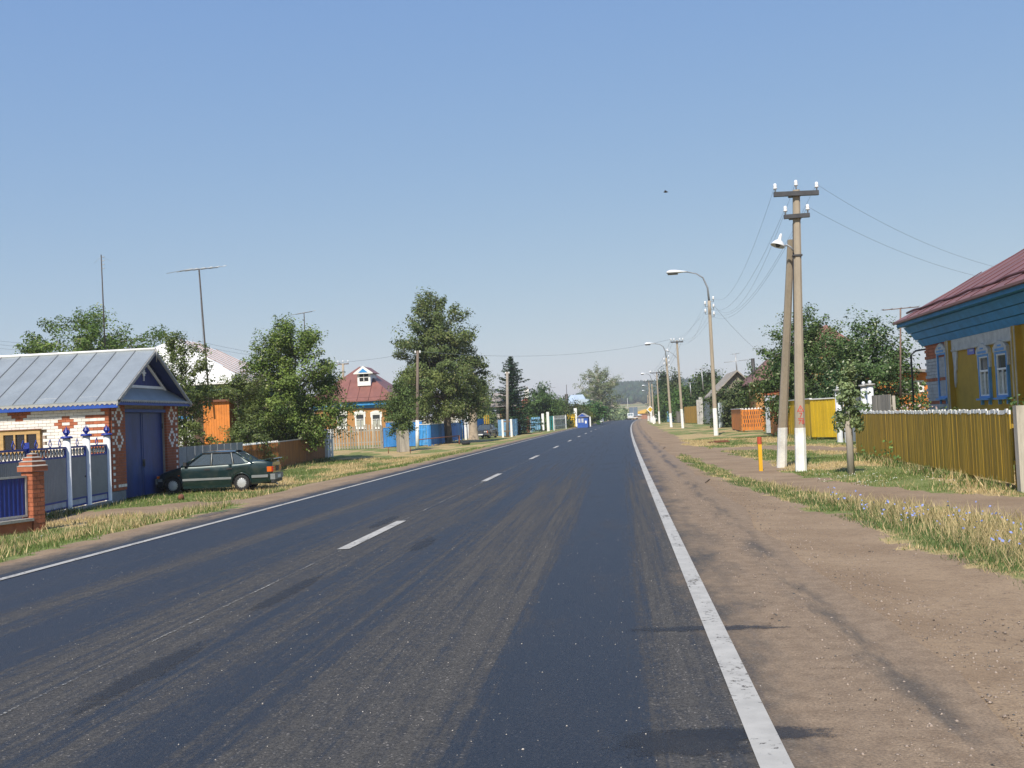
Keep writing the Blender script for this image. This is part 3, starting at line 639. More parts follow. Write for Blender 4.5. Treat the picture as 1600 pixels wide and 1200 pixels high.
for i in range(22): o = link('board', board_mesh(.13, 1.95, .022, BLU), t); o.location = (.07+i*.134, 0, .05)
box(0, 2.95, -.06, .06, 2.0, 2.06).build('top_rail', MATS['tin_edge'], t)
fence('picket_fence', 'bright blue sunlit picket fence behind the wooden pole', c, d, 1.62, BLU2, .10, .045, posts=2.0, cap=WP)  # sunlight on these pickets is put into a brighter blue
e = Vector((-15.6, 104.0, 0))
fence('board_fence', 'dark blue boarded fence running back behind the big linden trunk', d, e, 1.62, BLU, .14, .005, cap=WP, posts=2.6)
f_ = Vector((-15.4, 122.0, 0))
fence('board_fence', 'blue boarded fence between two white posts beyond the linden', e+Vector((0,.6,0)), f_, 1.95, BLU, .15, .006, posts=4)
for px, py, hh, lab in ((715,684,2.3,'slim white post in the blue fence beside the linden trunk'), (728,684,3.2,'taller white gate post in front of the dark parked saloon'), (733,684,2.9,'white gate post just left of the pale tree stump')):
    q = at(px, py, 103.4); t = thing('gate_post', lab, 'post', (q.x, 103.4, H(q.x, 103.4)), 0, 'white posts of the blue fences'); box(-.11,.11,-.11,.11,0,hh).build('shaft', WP, t); box(-.15,.15,-.15,.15,hh,hh+.06).build('cap', WP, t)
# boarded guard round the sapling, rail, stumps
q = gp(630, 706); t = thing('tree_guard', 'grey board box guarding the slender sapling', 'tree guard', (q.x, q.y, q.z), rad(30))
for s in range(4):
    for i in range(4):
        o = link('board', board_mesh(.165, 1.45+.05*((i*3+s) % 3), .02, GW_), t); an = s*PI/2; uu = -.255+.17*i
        o.location = (uu*math.cos(an)+.34*math.sin(an), uu*math.sin(an)-.34*math.cos(an), .0); o.rotation_euler = (0, 0, an)
r0, r1 = at(655,690,78.6), at(718,684,84.4)
t = thing('pipe_rail', 'low rusty pipe rail between the wooden pole and the linden', 'rail', (r0.x, 78.6, H(r0.x, 78.6)))
v1 = Vector((gp(718,694).x-r0.x, 5.8, 0)); MB().tube([(0,0,.62), (v1.x, v1.y, .72)], .045, 6).build('rail', MATS['rust'], t)
MB().tube([(v1.x, v1.y, -.1), (v1.x, v1.y, .75)], .07, 6).build('post', MATS['rust'], t)
for px, py, lab in ((607,709,'short rusty stake in the grass left of the board guard'), (641,708,'short rusty stake in the grass right of the board guard')):
    q = gp(px, py); t = tag(MB().tube([(0,0,-.05), (.02,0,.42)], .025, 6).build('stake', MATS['rust']), lab, 'stake', 'rusty stakes'); t.location = q
q = gp(723, 695); t = thing('old_tyre', 'old black tyre lying by the pipe rail', 'tyre', (q.x+.25, q.y, q.z+.12)); MB().lathe([(.16,-.1),(.3,-.12),(.36,0),(.3,.12),(.16,.1),(.16,-.1)], 18).build('ring', M('rubber', (.02,.02,.021), .85, .3, 8.), t)
q = gp(283, 781); t = thing('iron_pot', 'dark empty iron pot lying in the grass in front of the sedan', 'pot', (q.x, q.y, q.z+.08), rad(20))
MB().lathe([(0,-.1),(.07,-.1),(.1,.02),(.1,.1),(.085,.1),(.08,-.06),(0,-.07)], 12, axis='y').build('body', MATS['rust'], t)
# far left fences
def fpx(name, label, p0, p1, h, mat, **k):
    return fence(name, label, gp(*p0), gp(*p1), h, mat, **k)
fpx('board_fence', 'pale blue boards left of the caged pole by the spruce', (779,682), (790,682), 1.75, LBL, w=.2, gap=.02, posts=3)
fpx('board_fence', 'pale blue boards right of the caged pole under the spruce', (795,682), (806,681), 1.75, LBL, w=.2, gap=.02, posts=3)
fence('board_fence', 'dull blue slab fence receding under the spruce', gp(807,680.5), gp(815,676.5), 1.8, LBL, w=.3, gap=.02, posts=4)
fence('board_fence', 'pale blue boarded fence left of the brown post, beyond the spruce', gp(816,675), gp(822,674), 2.0, LBL, w=.25, gap=.02, posts=4)
fence('board_fence', 'light blue boarded fence below the leafy trees, left of the second left-hand pole', gp(831,675.5), gp(845,674.5), 1.9, LBL, w=.28, gap=.02, posts=4)
for k, (px, py) in enumerate(((825,675.5), (827.5,675.3))):
    q = gp(px, py); t = tag(box(-.22,.22,-.2,.2,-.1,(2.2,1.7)[k]).build('gate_post', (MATS['rust'], WP)[k]), ('rusty brown gate post beyond the spruce', 'white gate post beside the light blue fence')[k], 'post'); t.location = q
for k, px in enumerate((849, 857)):
    q = gp(px, 674); t = tag(box(-.16,.16,-.16,.16,-.1,2.4).build('gate_post', WP), ('white post left of the second left-hand pole', 'white post right of the second left-hand pole')[k], 'post'); t.location = q
fence('picket_fence', 'turquoise and white pickets right of the second left-hand pole', gp(858,673.5), gp(866,672.5), 1.8, GRN, w=.3, gap=.12, posts=5)
fence('picket_fence', 'white open pickets under the dark bushes on the left', gp(867,672.5), gp(886,670), 1.8, WP, w=.14, gap=.5, posts=5)
q = gp(893, 668); t = thing('yellow_box', 'yellow sheet-metal box cabinet beside the road on the left', 'cabinet', q); box(-.6,.6,-.5,.5,0,2.0).build('body', YEL, t); box(-.66,.66,-.56,.56,2.0,2.1).build('lid', YEL, t); box(-1.0,-.62,-.4,.4,0,2.0).build('side_panel', WP, t)
# blue kiosk
q = gp(912, 668); t = thing('bus_shelter', 'small blue shelter with a white-edged gable roof beside the road', 'shelter', q, rad(-8)); t.scale = (.8,.8,.95)
ky = .9; box(-.95,.95,-ky,ky,0,1.55).build('wall', M('kiosk_blue', (.025,.09,.36), .6, .15, 3.), t)
for xx in (-.55, .0): box(xx-.19, xx+.19, -ky-.02, -ky+.01, .75, 1.35).build('window', MATS['pale_sheet'], t)
box(.45,.75,-ky-.02,-ky+.01,.6,1.0).build('notice', WP, t)
r_ = MB().add([(-1.1,-ky-.2,1.55),(1.1,-ky-.2,1.55),(0,-ky-.2,2.15),(-1.1,ky+.2,1.55),(1.1,ky+.2,1.55),(0,ky+.2,2.15)], [(0,1,2),(5,4,3),(0,2,5,3),(2,1,4,5),(1,0,3,4)]).build('roof', MATS['tin_edge'], t)
MB().add([(-.8,-ky-.215,1.62),(.8,-ky-.215,1.62),(0,-ky-.215,2.05),(-.8,-ky-.20,1.62),(.8,-ky-.20,1.62),(0,-ky-.20,2.05)], [(0,1,2),(5,4,3),(0,2,5,3),(2,1,4,5),(1,0,3,4)]).build('gable', MATS['blue_trim'], r_)
for k, px in enumerate((900, 921)):
    q = gp(px, 666.5); t = tag(box(-.25,.25,-.25,.25,-.1,(3.0,1.5)[k]).build('gate_post', WP), ('tall cream pillar left of the blue shelter', 'low white pillar right of the blue shelter')[k], 'pillar'); t.location = q

# ------------------------------------------------------------------ right-hand fences
fa, fb = Vector((7.13, 33.0, 0)), Vector((6.62, 18.75, 0))
fence('picket_fence', 'long ochre picket fence with white tips in front of the ochre house', fa, fb, 1.25, OCH, .085, .022, tip=(WP, .07), hv=.012, lean=.006, posts=2.4, z0=.10)
q = Vector((6.62, 18.3, H(6.6,18.3))); t = tag(box(-.085,.085,-.08,.08,-.1,1.42).build('fence_post', GW_), 'weathered grey wooden post at the right end of the ochre fence', 'post'); t.location = q
FYA, FYC = Vector((8.84, 50.0, 0)), Vector((8.72, 56.0, 0))
ya, yb = Vector((8.84, 50.0, 0)), at(1312,688,47.6); yc = Vector((8.72, 56.0, 0)); yd = Vector((8.6, 61.6, 0))
fence('board_fence', 'bright yellow wide-board fence facing the road bend behind the main pole', ya, Vector((yb.x, 48.2, 0)), 1.72, YEL, .24, .034, cap=WP, posts=1.4, z0=.12)
fence('board_fence', 'mustard side fence receding behind the main pole', yc, ya, 1.75, YEL, .27, .006, cap=WP, posts=2.5, z0=.12)
fence('board_fence', 'orange side fence behind the strut of the main pole', yd, yc+Vector((0,.05,0)), 1.85, OR2, .27, .006, cap=WP, posts=2.5, z0=.1)
q = Vector((8.7, 63.5, H(8.7,63.5))); t = thing('gate_door', 'plain grey metal door under a small dark canopy beside the orange fence', 'gate', q, 0)
d = box(-.1,1.0,-.03,.03,.1,2.3).build('door', M('door_grey', (.42,.45,.48), .6, .15, 3.), t); box(.85,.9,-.07,-.03,1.1,1.25).build('handle', MATS['iron_dark'], d)
box(-.3,1.25,-.35,.5,2.75,2.83).build('canopy', M('dark_tin', (.10,.12,.14), .5, .2, 3.), t); box(1.02,1.35,-.12,.12,0,2.75).build('post', red, t); box(-.1,1.0,-.05,.05,2.3,2.75).build('transom', red, t)
# orange lattice fence
la, lb = at(1160,675,74.0), at(1195,674,73.0); T = fence('lattice_fence', 'bright orange fence with rows of slots and white pointed tops', Vector((la.x,74,0)), Vector((lb.x,73.2,0)), 1.55, OR2, .2, .012, tip=(WP,.1), pointed=True, posts=1.4, z0=.1)
for i in range(9):
    for j in range(4):
        o = link('slot', board_mesh(.045, .2, .012, MATS['iron_dark']), T); o.location = (.12+i*.155+(.07 if j % 2 else 0), -.013, .35+j*.28)
fence('board_fence', 'dull orange side fence left of the slotted orange fence', Vector((8.75,84,0)), Vector((la.x-.02,74.1,0)), 1.5, OR2, .2, .004, cap=WP, posts=2.5)
fence('board_fence', 'white and pale blue slab fence right of the first street lamp', gp(1126,668.5), gp(1139,667.5), 2.2, M('pale_slab', (.52,.58,.62), .7, .15, 3., rnd=.1), .3, .01, posts=3)
fence('board_gate', 'dark grey gate sheets left of the first street lamp', gp(1101,663), gp(1112,664), 2.6, MATS['grey_sheet'], .5, .004, posts=0, cat='gate')
for k, px in enumerate((1092.5, 1096.5, 1112.5)):
    q = gp(px, 662.6); t = tag(box(-.22,.22,-.2,.2,-.1,(3.0,3.3,2.8)[k]).build('gate_post', M('grey_post', (.42,.40,.37), .85, .2, 3.)), ('leftmost of the tall grey gate posts left of the first street lamp', 'tallest of the grey gate posts left of the first street lamp', 'grey gate post just left of the first street lamp')[k], 'post'); t.location = q
fence('board_fence', 'yellow ochre boarded fence under the green hedge trees on the right', gp(1070,661.5), gp(1090,662), 2.2, M('yellow_ochre_far', (.52,.28,.03), .7, .2, 3., rnd=.1), .3, .01, posts=4)
fence('board_fence', 'brownish boarded fence behind the third roadside pole on the right', gp(1054,660.5), gp(1069,661), 1.7, GW_, .3, .01, posts=4)
fence('board_fence', 'dull blue fence behind the second street lamp', gp(1038,659.5), gp(1052,660), 1.8, LBL, .35, .1, posts=4)
fence('picket_fence', 'whitish picket fence far along the right-hand roadside', gp(1022,657.5), gp(1036,658.5), 2.2, WP, .4, .3, posts=0)
# white gate columns
COLW = M('column_white', (.60,.61,.62), .7, .15, 3.)
for k, (px, Y, hh) in enumerate(((1313, 44.6, 2.12), (1325, 43.9, 2.16), (1354, 41.5, 2.2), (1364, 41.0, 2.22))):
    q = at(px, 690, Y); t = thing('gate_column', ('leftmost white round gate column behind the sapling', 'second white round gate column, directly behind the sapling', 'third white round gate column, right of the sapling', 'rightmost white round gate column beyond the ochre fence')[k], 'column', (q.x, Y, H(q.x, Y)), 0, 'white gate columns')
    MB().lathe([(.12,0),(.12,hh),(0,hh)], 12).build('shaft', COLW, t); MB().lathe([(0,hh),(.19,hh),(.19,hh+.07),(0,hh+.07)], 12).build('plate', MATS['tin_edge'], t); MB().lathe([(.04,hh+.07),(.07,hh+.12),(.05,hh+.18),(0,hh+.2)], 10).build('ball', COLW, t)
a = at(1316,690,44.3); b = at(1327,690,43.7)
fence('board_gate', 'mustard wicket between the white gate columns', Vector((a.x+.1,44.3,0)), Vector((b.x-.1,43.8,0)), 1.9, OCH, .14, .01, posts=0, cat='gate')
a = at(1330,690,43.0); b = at(1352,690,41.8)
fence('board_gate', 'grey sheet gate between the white columns, right of the sapling', Vector((a.x,43.0,0)), Vector((b.x,41.8,0)), 1.75, SLATE, .3, .004, posts=0, cat='gate')
a = at(1366,690,40.6); b = at(1392,690,38.5)
fence('board_fence', 'weathered grey plank wall beyond the ochre fence', Vector((a.x,40.6,0)), Vector((b.x,38.2,0)), 1.75, GW_, .2, .005, posts=2)

q = gp(740, 687); t = thing('tree_stump', 'thick pale lopped trunk beside the white gate posts left of the dark saloon', 'stump', q); MB().lathe([(.62,-.1),(.5,.2),(.44,1.0),(.42,2.6),(.36,3.0),(0,3.05)], 12).build('trunk', M('pale_trunk', (.40,.32,.23), .9, .25, 3., bump=.4), t); MB().tube([(.2,0,2.6),(.6,0,3.4)], [.16,.1], 7).build('limb_stub', MATS['pale_trunk'], t)
fence('board_fence', 'mustard boards between the pale trunk and the dark saloon', Vector((q.x+.35, q.y+5.5, 0)), Vector((q.x+.95, q.y+5.6, 0)), 2.3, OCH, .14, .02, posts=0)

# ------------------------------------------------------------------ houses
MAR = M('maroon_roof', (.215,.088,.070), .5, .16, 1.5, rnd=.04); MARS = M('maroon_seam', (.13,.042,.038), .55, .15, 2.)
OCW = M('ochre_wall', (.46,.275,.022), .75, .14, 2.); TAN = M('tan_wall', (.42,.21,.07), .8, .15, 2.); BTR = M('house_blue', (.030,.235,.54), .65, .18, 3., rnd=.06); LB2 = M('window_blue', (.10,.30,.62), .6, .15, 4.)
PANE = glass_mat('pane_glass', (.05,.055,.06), .06); CURT = M('lace_curtain', (.42,.42,.36), .8, .35, 14.)  # pane colour lightened to stand in for pale reflections
def hip(mb, x0, x1, y0, y1, z0, z1, inx, iny):           # hip/gable roof solid with ridge along the longer inset axis
    if inx is None: inx = (x1-x0)/2
    if iny is None: iny = (y1-y0)/2
    q = [(x0,y0,z0),(x1,y0,z0),(x1,y1,z0),(x0,y1,z0),(x0+inx,y0+iny,z1),(x1-inx,y0+iny,z1),(x1-inx,y1-iny,z1),(x0+inx,y1-iny,z1)]
    q += [(a,b,c-.08) for a,b,c in q[:4]]
    fs = [(0,1,5,4),(1,2,6,5),(2,3,7,6),(3,0,4,7),(0,8,9,1),(1,9,10,2),(2,10,11,3),(3,11,8,0),(8,11,10,9)]
    if inx < (x1-x0)/2-.01 or iny < (y1-y0)/2-.01: fs.append((4,5,6,7))
    return mb.add(q, fs)
def window(T, face, u, z0, w, h, fm, trim=None, sash=True, head=True, curtain=True, off=0., glass=None):
    """face: (axis, coord, sign): axis 'x' -> plane x=coord looking sign; u along the other axis"""
    ax, c, s = face
    def bxl(u0, u1, d0, d1, za, zb):
        a, b = sorted((c+s*d0, c+s*d1))
        return (a, b, u0, u1, za, zb) if ax == 'x' else (u0, u1, a, b, za, zb)
    W_ = MB(); t_ = .10 if w > .9 else .055
    W_.bx(*bxl(u-w/2, u+w/2, 0, .07, z0+h-t_, z0+h)); W_.bx(*bxl(u-w/2, u+w/2, 0, .07, z0, z0+t_)); W_.bx(*bxl(u-w/2, u-w/2+t_, 0, .068, z0+t_, z0+h-t_)); W_.bx(*bxl(u+w/2-t_, u+w/2, 0, .068, z0+t_, z0+h-t_))
    win = W_.build('window', fm, T)
    if sash:
        S_ = MB(); S_.bx(*bxl(u-w/2+t_, u+w/2-t_, .012, .05, z0+h*.60, z0+h*.60+.05)); S_.bx(*bxl(u-.02, u+.02, .014, .048, z0+t_, z0+h*.60)); S_.build('sash_bar', WP, win)
        E_ = MB(); i = .035
        E_.bx(*bxl(u-w/2+t_, u+w/2-t_, .013, .052, z0+h-t_-i, z0+h-t_)); E_.bx(*bxl(u-w/2+t_, u+w/2-t_, .013, .052, z0+t_, z0+t_+i)); E_.bx(*bxl(u-w/2+t_, u-w/2+t_+i, .013, .051, z0+t_+i, z0+h-t_-i)); E_.bx(*bxl(u+w/2-t_-i, u+w/2-t_, .013, .051, z0+t_+i, z0+h-t_-i)); E_.build('sash', WP, win)
    box(*bxl(u-w/2+t_, u+w/2-t_, .006, .010, z0+t_, z0+h-t_)).build('pane', glass or PANE, win)
    if curtain:
        box(*bxl(u-w/2+t_, u-.05, .0105, .0125, z0+t_, z0+h*.55)).build('curtain', CURT, win); box(*bxl(u+.08, u+w/2-t_, .0105, .0125, z0+t_, z0+h*.55)).build('curtain', CURT, win)
    if head:
        n = 14; top = [(u-w*.58, z0+h), (u-w*.58, z0+h+.12)]+[(u-w*.5+w*i/n, z0+h+.14+.12*math.sin(PI*i/n)+(.03 if i % 2 else 0)) for i in range(n+1)]+[(u+w*.58, z0+h+.12), (u+w*.58, z0+h)]
        a, b = sorted((c+s*.0, c+s*.085)); MB().prism(top, a, b, 'x' if ax == 'x' else 'y').build('carved_head', trim or WP, win)
        dk = MB(); dk.bx(*bxl(u-w*.40, u+w*.40, .086, .092, z0+h+.025, z0+h+.085)); dk.bx(*bxl(u-w*.16, u+w*.16, .086, .092, z0+h+.13, z0+h+.17)); dk.build('head_panel', fm if trim else MATS['navy_gable'], win)
        for su in (-1, 1): box(*bxl(u+su*(w/2+.03)-.035, u+su*(w/2+.03)+.035, 0, .06, z0+h-.35, z0+h)).build('carved_bracket', trim or WP, win)
    box(*bxl(u-w/2-.06, u+w/2+.06, 0, .14, z0-.05, z0-.003)).build('sill', fm, win)
    for su in (-1, 1): box(*bxl(u+su*w*.36-.03, u+su*w*.36+.03, 0, .07, z0-.17, z0-.053)).build('sill_bracket', fm, win)
    return win

OWP = M('old_white', (.52,.52,.50), .75, .2, 5.)
# ---- right-hand ochre house
HX = 9.5
yN = xp(1447,600,HX).y; yM = xp(1489,600,HX).y; yS = 15.0
zE = xp(1490,528,HX).z
T = thing('wooden_house', 'ochre house with blue stepped eaves, maroon roof and carved blue windows', 'house', (HX, 0, 0))
box(0, 8, yS, yM, -.1, zE).build('wall', OCW, T)
box(.05, 7.9, yM+.002, yN, -.1, zE).build('brick_wall', M('grey_silicate', (.42,.42,.43), .9, .2, 5., rnd=.05), T)
# brick courses on the far wing
GSB = bm_l.copy(); GSB.materials.append(MATS['grey_silicate'])
z = .25; r = 0
while z < zE-.02:
    band = any(abs(z-zz) < .06 for zz in (.55, 1.4, 2.1, 2.85)) or z > zE-.34
    y = yM+.14+(.13 if r % 2 else 0)
    while y < yN-.12:
        o = link('brick', MESHB['sr'] if band else GSB, T); o.location = (.05, y, z); o.rotation_euler = (0, 0, -PI/2); y += .26
    z += .098; r += 1
# stepped blue eaves
OV = .66; zb = zE-.05
for k in range(3):
    za, zc = zb+k*.21, zb+(k+1)*.21-.014; xo = -.05-.165*k; xi = xo-.12
    for (n0, n1) in ((yS-.4, (yS+yM)/2-.01), ((yS+yM)/2+.01, yN+.04+.10*k)):
        MB().add([(xo,n0,za),(xo,n1,za),(.3,n1,za),(.3,n0,za),(xi,n0,zc),(xi,n1+.09,zc),(.3,n1+.09,zc),(.3,n0,zc)], [(0,1,5,4),(1,2,6,5),(2,3,7,6),(3,0,4,7),(0,3,2,1),(4,5,6,7)]).build('eave_board', BTR, T)
box(-OV-.03, -OV+.02, yS-.6, yN+.34, zb+.64, zb+.80).build('fascia', BTR, T)
box(-OV+.021, .4, yS-.6, yN+.32, zb+.635, zb+.67).build('soffit', BTR, T)
zr = zb+.80; RX = 4.2; zrt = zr+2.8
rf = MB().add([(-OV-.15,yS-1,zr),(-OV-.15,yN+.38,zr),(RX,yN-3.6,zrt),(RX,yS+4,zrt),(9,yS-1,zr),(9,yN+.38,zr),(-OV-.15,yS-1,zr-.06),(-OV-.15,yN+.38,zr-.06),(9,yN+.38,zr-.06),(9,yS-1,zr-.06)],
    [(0,3,2,1),(1,2,5),(2,3,4,5),(3,0,4),(0,1,7,6),(1,5,8,7),(5,4,9,8),(4,0,6,9),(6,7,8,9)]).build('roof', MAR, T)
MB().tube([(-OV+.28+.02*math.sin(y_*1.7), y_, zr+(.43*2.8/ (RX+OV+.15))+.05+.02*math.sin(y_*2.3)) for y_ in np.linspace(yS-.6, yN+.35, 24)], .035, 6).build('snow_fold', MARS, rf)
for i in range(9):
    y_ = yN-1.2-i*1.15; k = min(1, (yN+.85-y_)/(4.45)); MB().tube([(-OV-.12, y_, zr+.02), (-OV-.15+(RX+OV+.15)*k*.98, y_, zr+(zrt-zr)*k*.98+.015)], .018, 4).build('seam', MARS, rf)
for i in range(5):
    k = .15+.17*i; MB().tube([(-OV+k*(RX+OV)*2*.5+.6, yN+.35, zr+.02), (-OV+k*(RX+OV)+.9, yN+.38-3.85*min(k,.9), zr+(zrt-zr)*min(k,.9)+.0)], .016, 4).build('seam', MARS, rf)
# pilasters, frieze, brackets
for yc, wd in ((yM-.09, .2), (xp(1597,600,HX).y, .24)):
    p_ = box(-.14, .0, yc-wd/2, yc+wd/2, -.1, zE-.06).build('pilaster', OCW, T)
    for s in (-1, 1): box(-.165, -.141, yc+s*(wd/2-.02)-.02, yc+s*(wd/2-.02)+.02, 0, zE-.07).build('pilaster_trim', M('cream_trim', (.55,.50,.40), .7, .2, 4.), p_)
y0f, y1f = xp(1597,600,HX).y+.13, yM-.20
box(-.05, -.001, y0f, y1f, zE-.33, zE-.055).build('frieze', OWP, T)
fz_ = MB(); teeth(fz_, (-.055, y0f, zE-.33), (-.055, y1f, zE-.33), .07, .07, .015); fz_.build('frieze_teeth', OWP, T)
pr = [(y1f-.02, zE-.33)]; 
MB().prism([(y1f-.02, zE-.36),(y1f-.42,zE-.36),(y1f-.40,zE-.55),(y1f-.32,zE-.70),(y1f-.30,zE-.9),(y1f-.22,zE-1.0),(y1f-.2,zE-1.25),(y1f-.12,zE-1.4),(y1f-.08,zE-1.2),(y1f-.10,zE-.8)], -.045, -.002, 'x').build('carved_bracket', OWP, T)
wz = xp(1540,622,HX).z; wh = xp(1536,554,HX).z-wz
for px in (1541, 1569):
    yc = xp(px, 585, HX).y; window(T, ('x', 0., -1), yc, wz, .80, wh, LB2, OWP)
yc = xp(1474,585,HX).y; zz0 = xp(1470,622,HX).z; window(T, ('x', .02, -1), yc, zz0, .82, xp(1470,552,HX).z-zz0, LB2, OWP, sash=False, curtain=False, glass=M('closed_shutter', (.30,.36,.45), .6, .15, 3.))
q = xp(1518,545,HX); pl_ = box(-.03, -.002, q.y-.26, q.y+.26, q.z-.15, q.z+.15).build('address_plate', M('plate_blue', (.13,.15,.52), .5, .1, 3.), T)
for k in range(2): box(-.034, -.031, q.y-.19, q.y+(.08 if k else .2), q.z+.04-.11*k, q.z+.08-.11*k).build('lettering', OWP, pl_)
# gas pipe beside the house
a = xp(1446,545,HX); t = thing('gas_pipe', 'bent dark gas pipe rising beside the brick wing of the ochre house', 'pipe', (0,0,0))
b = at(1423,548,a.y+.6); g_ = H(b.x, b.y)
MB().tube([(a.x+.1,a.y+.1,a.z),(b.x+.15,b.y,a.z-.02),(b.x,b.y,a.z-.15),(b.x,b.y,g_)], .03, 6).build('riser', MATS['iron_dark'], t)

def simple_house(name, label, x0, x1, y0, y1, ze, zr, wall, roof, inx=None, iny=None, ov=.5, fascia=None, seams=None, zb_=None):
    cx, cy = (x0+x1)/2, (y0+y1)/2; g = H(cx, min(cy, 330)) if zb_ is None else zb_
    T = thing(name, label, 'house', (cx, cy, g)); hx, hy = (x1-x0)/2, (y1-y0)/2
    box(-hx, hx, -hy, hy, -.3, ze).build('wall', wall, T)
    r_ = hip(MB(), -hx-ov, hx+ov, -hy-ov, hy+ov, ze+.08, zr, inx, iny).build('roof', roof, T)
    if fascia:
        f2 = MB(); f2.bx(-hx-ov*.7, hx+ov*.7, -hy-ov*.7, hy+ov*.7, ze-.35, ze-.003); f2.build('fascia', fascia, T)
        f3 = MB(); f3.bx(-hx-ov*.3, hx+ov*.3, -hy-ov*.3, hy+ov*.3, ze-.62, ze-.353); f3.build('cornice', fascia, T)
    return T, r_, hx, hy
# ---- maroon hipped house behind grey pickets
Yh = 96.0; xr_ = at(613,640,Yh).x; xl_ = at(532,640,Yh).x-2.5
zE2 = at(580,627,Yh).z; zR2 = at(573,574,Yh+5).z
T, r_, hx, hy = simple_house('village_house', 'tan house with maroon hipped roof, white dormer and carved white windows', xl_, xr_, Yh, Yh+8.5, zE2-H(-25,Yh), zR2-H(-25,Yh), TAN, MAR, None, 3.7, .65, BTR)
for px in (534, 562.5, 588):
    u = at(px, 650, Yh).x-T.location.x; zb2 = at(px, 668, Yh).z-T.location.z; window(T, ('y', -hy, -1), u, zb2-.1, .95, at(px,646,Yh).z-T.location.z-zb2+.1, WP, WP)
du = at(565.5,590,Yh).x-T.location.x; zd = at(565.5,597,Yh+2).z-T.location.z-.1; dy = -hy+.75
D = box(du-.62, du+.62, dy, dy+2.5, zd-.3, zd+.95).build('dormer', WP, r_)
MB().add([(du-.88,dy-.25,zd+.86),(du+.88,dy-.25,zd+.86),(du,dy-.25,zd+1.5),(du-.88,dy+3,zd+.86),(du+.88,dy+3,zd+.86),(du,dy+3,zd+1.5)], [(0,1,2),(5,4,3),(0,2,5,3),(2,1,4,5),(1,0,3,4)]).build('dormer_roof', MAR, r_)
MB().prism([(du-.92,zd+.80),(du+.92,zd+.80),(du+.92,zd+.88),(du,zd+1.54),(du-.92,zd+.88)], dy-.30, dy-.255, 'y').build('dormer_pediment', WP, r_)
MB().prism([(du-.45,zd+.92),(du+.45,zd+.92),(du,zd+1.3)], dy-.32, dy-.302, 'y').build('dormer_pediment_panel', BTR, r_)
box(du-.42,du+.42,dy-.02,dy+.02,zd+.12,zd+.85).build('dormer_window', MATS['dark_void'], r_); box(du-.03,du+.03,dy-.04,dy-.02,zd+.1,zd+.87).build('dormer_bar', WP, r_)
box(du-.42,du+.42,dy-.041,dy-.021,zd+.46,zd+.51).build('dormer_bar', WP, r_)
zr0 = zE2-T.location.z+.08; zr1 = zR2-T.location.z
for i in range(6):
    u = -hx+1+i*(2*hx-2)/5; k = min(.6, (hx+.65-abs(u))/(hx+.65)*.95)
    MB().tube([(u, -hy-.65, zr0+.02), (u, -hy-.65+(3.7)*k, zr0+(zr1-zr0)*k+.02)], .03, 4).build('seam', MARS, r_)
MB().tube([(-hx-.2,-hy-.3,zr0+.28), (hx+.2,-hy-.3,zr0+.28)], .05, 6).build('snow_fold', MARS, r_)
# ---- white-roofed house with orange porch behind the garage
Y1 = 60.0; zt = at(273,533,Y1+4).z
WR = M('white_roof', (.74,.73,.70), .5, .08, 2.); xa = at(236,600,Y1).x-1.5; xb = at(372,600,Y1).x
T, r_, hx, hy = simple_house('village_house', 'dark brown house with white ribbed roof behind the garage', xa-3, xb, Y1, Y1+9, at(390,600,Y1).z-H(-25,Y1), zt-H(-25,Y1), M('brown_boards', (.09,.05,.03), .8, .25, 3., stretch=(1,1,.3)), WR, None, 3.6, .9, M('dark_green_trim', (.03,.09,.07), .7, .2, 3.))
zr0 = at(390,600,Y1).z-H(-25,Y1)+.08; zr1 = zt-H(-25,Y1); RX = hx+.9
for i in range(12):
    y_ = -hy-.6+i*(2*hy+1.2)/11; k = min(1., (hy+.9-abs(y_))/3.6)*.97
    MB().tube([(RX, y_, zr0+.03), (RX-RX*k, y_, zr0+(zr1-zr0)*k+.03)], .03, 4).build('rib', M('roof_rib', (.36,.24,.20), .6, .2, 4.), r_)
for i in range(7):
    u = -hx+i*hx*2/6; k = min(1, (hx+.9-abs(u))/(hx+.9))*.95; MB().tube([(u,-hy-.9,zr0+.02),(u,-hy-.9+3.6*k,zr0+(zr1-zr0)*k+.02)], .02, 4).build('seam', MATS['tin_edge'], r_)
window(T, ('y', -hy, -1), at(382,650,Y1).x-T.location.x-.6, 1.2, .9, 1.4, LB2, WP)
Yp = 56.5; u0 = at(318,650,Yp).x; u1 = at(359,650,Yp).x; g_ = H(u0, Yp)
t = thing('porch', 'bright orange boarded porch seen between the trees behind the garage', 'porch', (u0, Yp, g_)); ht = at(340,628,Yp).z-g_
n = 10
for i in range(n): o = link('board', board_mesh(round((u1-u0)/n-.01, 3), round(ht, 2), .03, OR2), t); o.location = ((u1-u0)/n*(i+.5), -.02, 0)
box(0, u1-u0, 0, 2.5, 0, ht-.01).build('wall', M('porch_side', (.35,.12,.03), .8, .2, 3.), t); box(-.15, u1-u0+.15, -.2, 2.6, ht+.003, ht+.12).build('roof', MATS['rust'], t)
Ys = 50.; u0 = at(278,650,Ys).x; u1 = at(303,650,Ys).x
t = thing('garden_summerhouse', 'white lattice panel with blue rails half hidden by the apple tree', 'summerhouse', (u0, Ys, H(u0, Ys)))
for i in range(9): box((u1-u0)/9*i, (u1-u0)/9*i+.05, -.02, .02, .3, 2.9).build('slat', WP, t)
for zz in (.3, 1.1, 1.9, 2.8): box(0, u1-u0, -.045, -.022, zz, zz+.12).build('rail', BLU2 if zz in (1.1, 2.8) else WP, t)
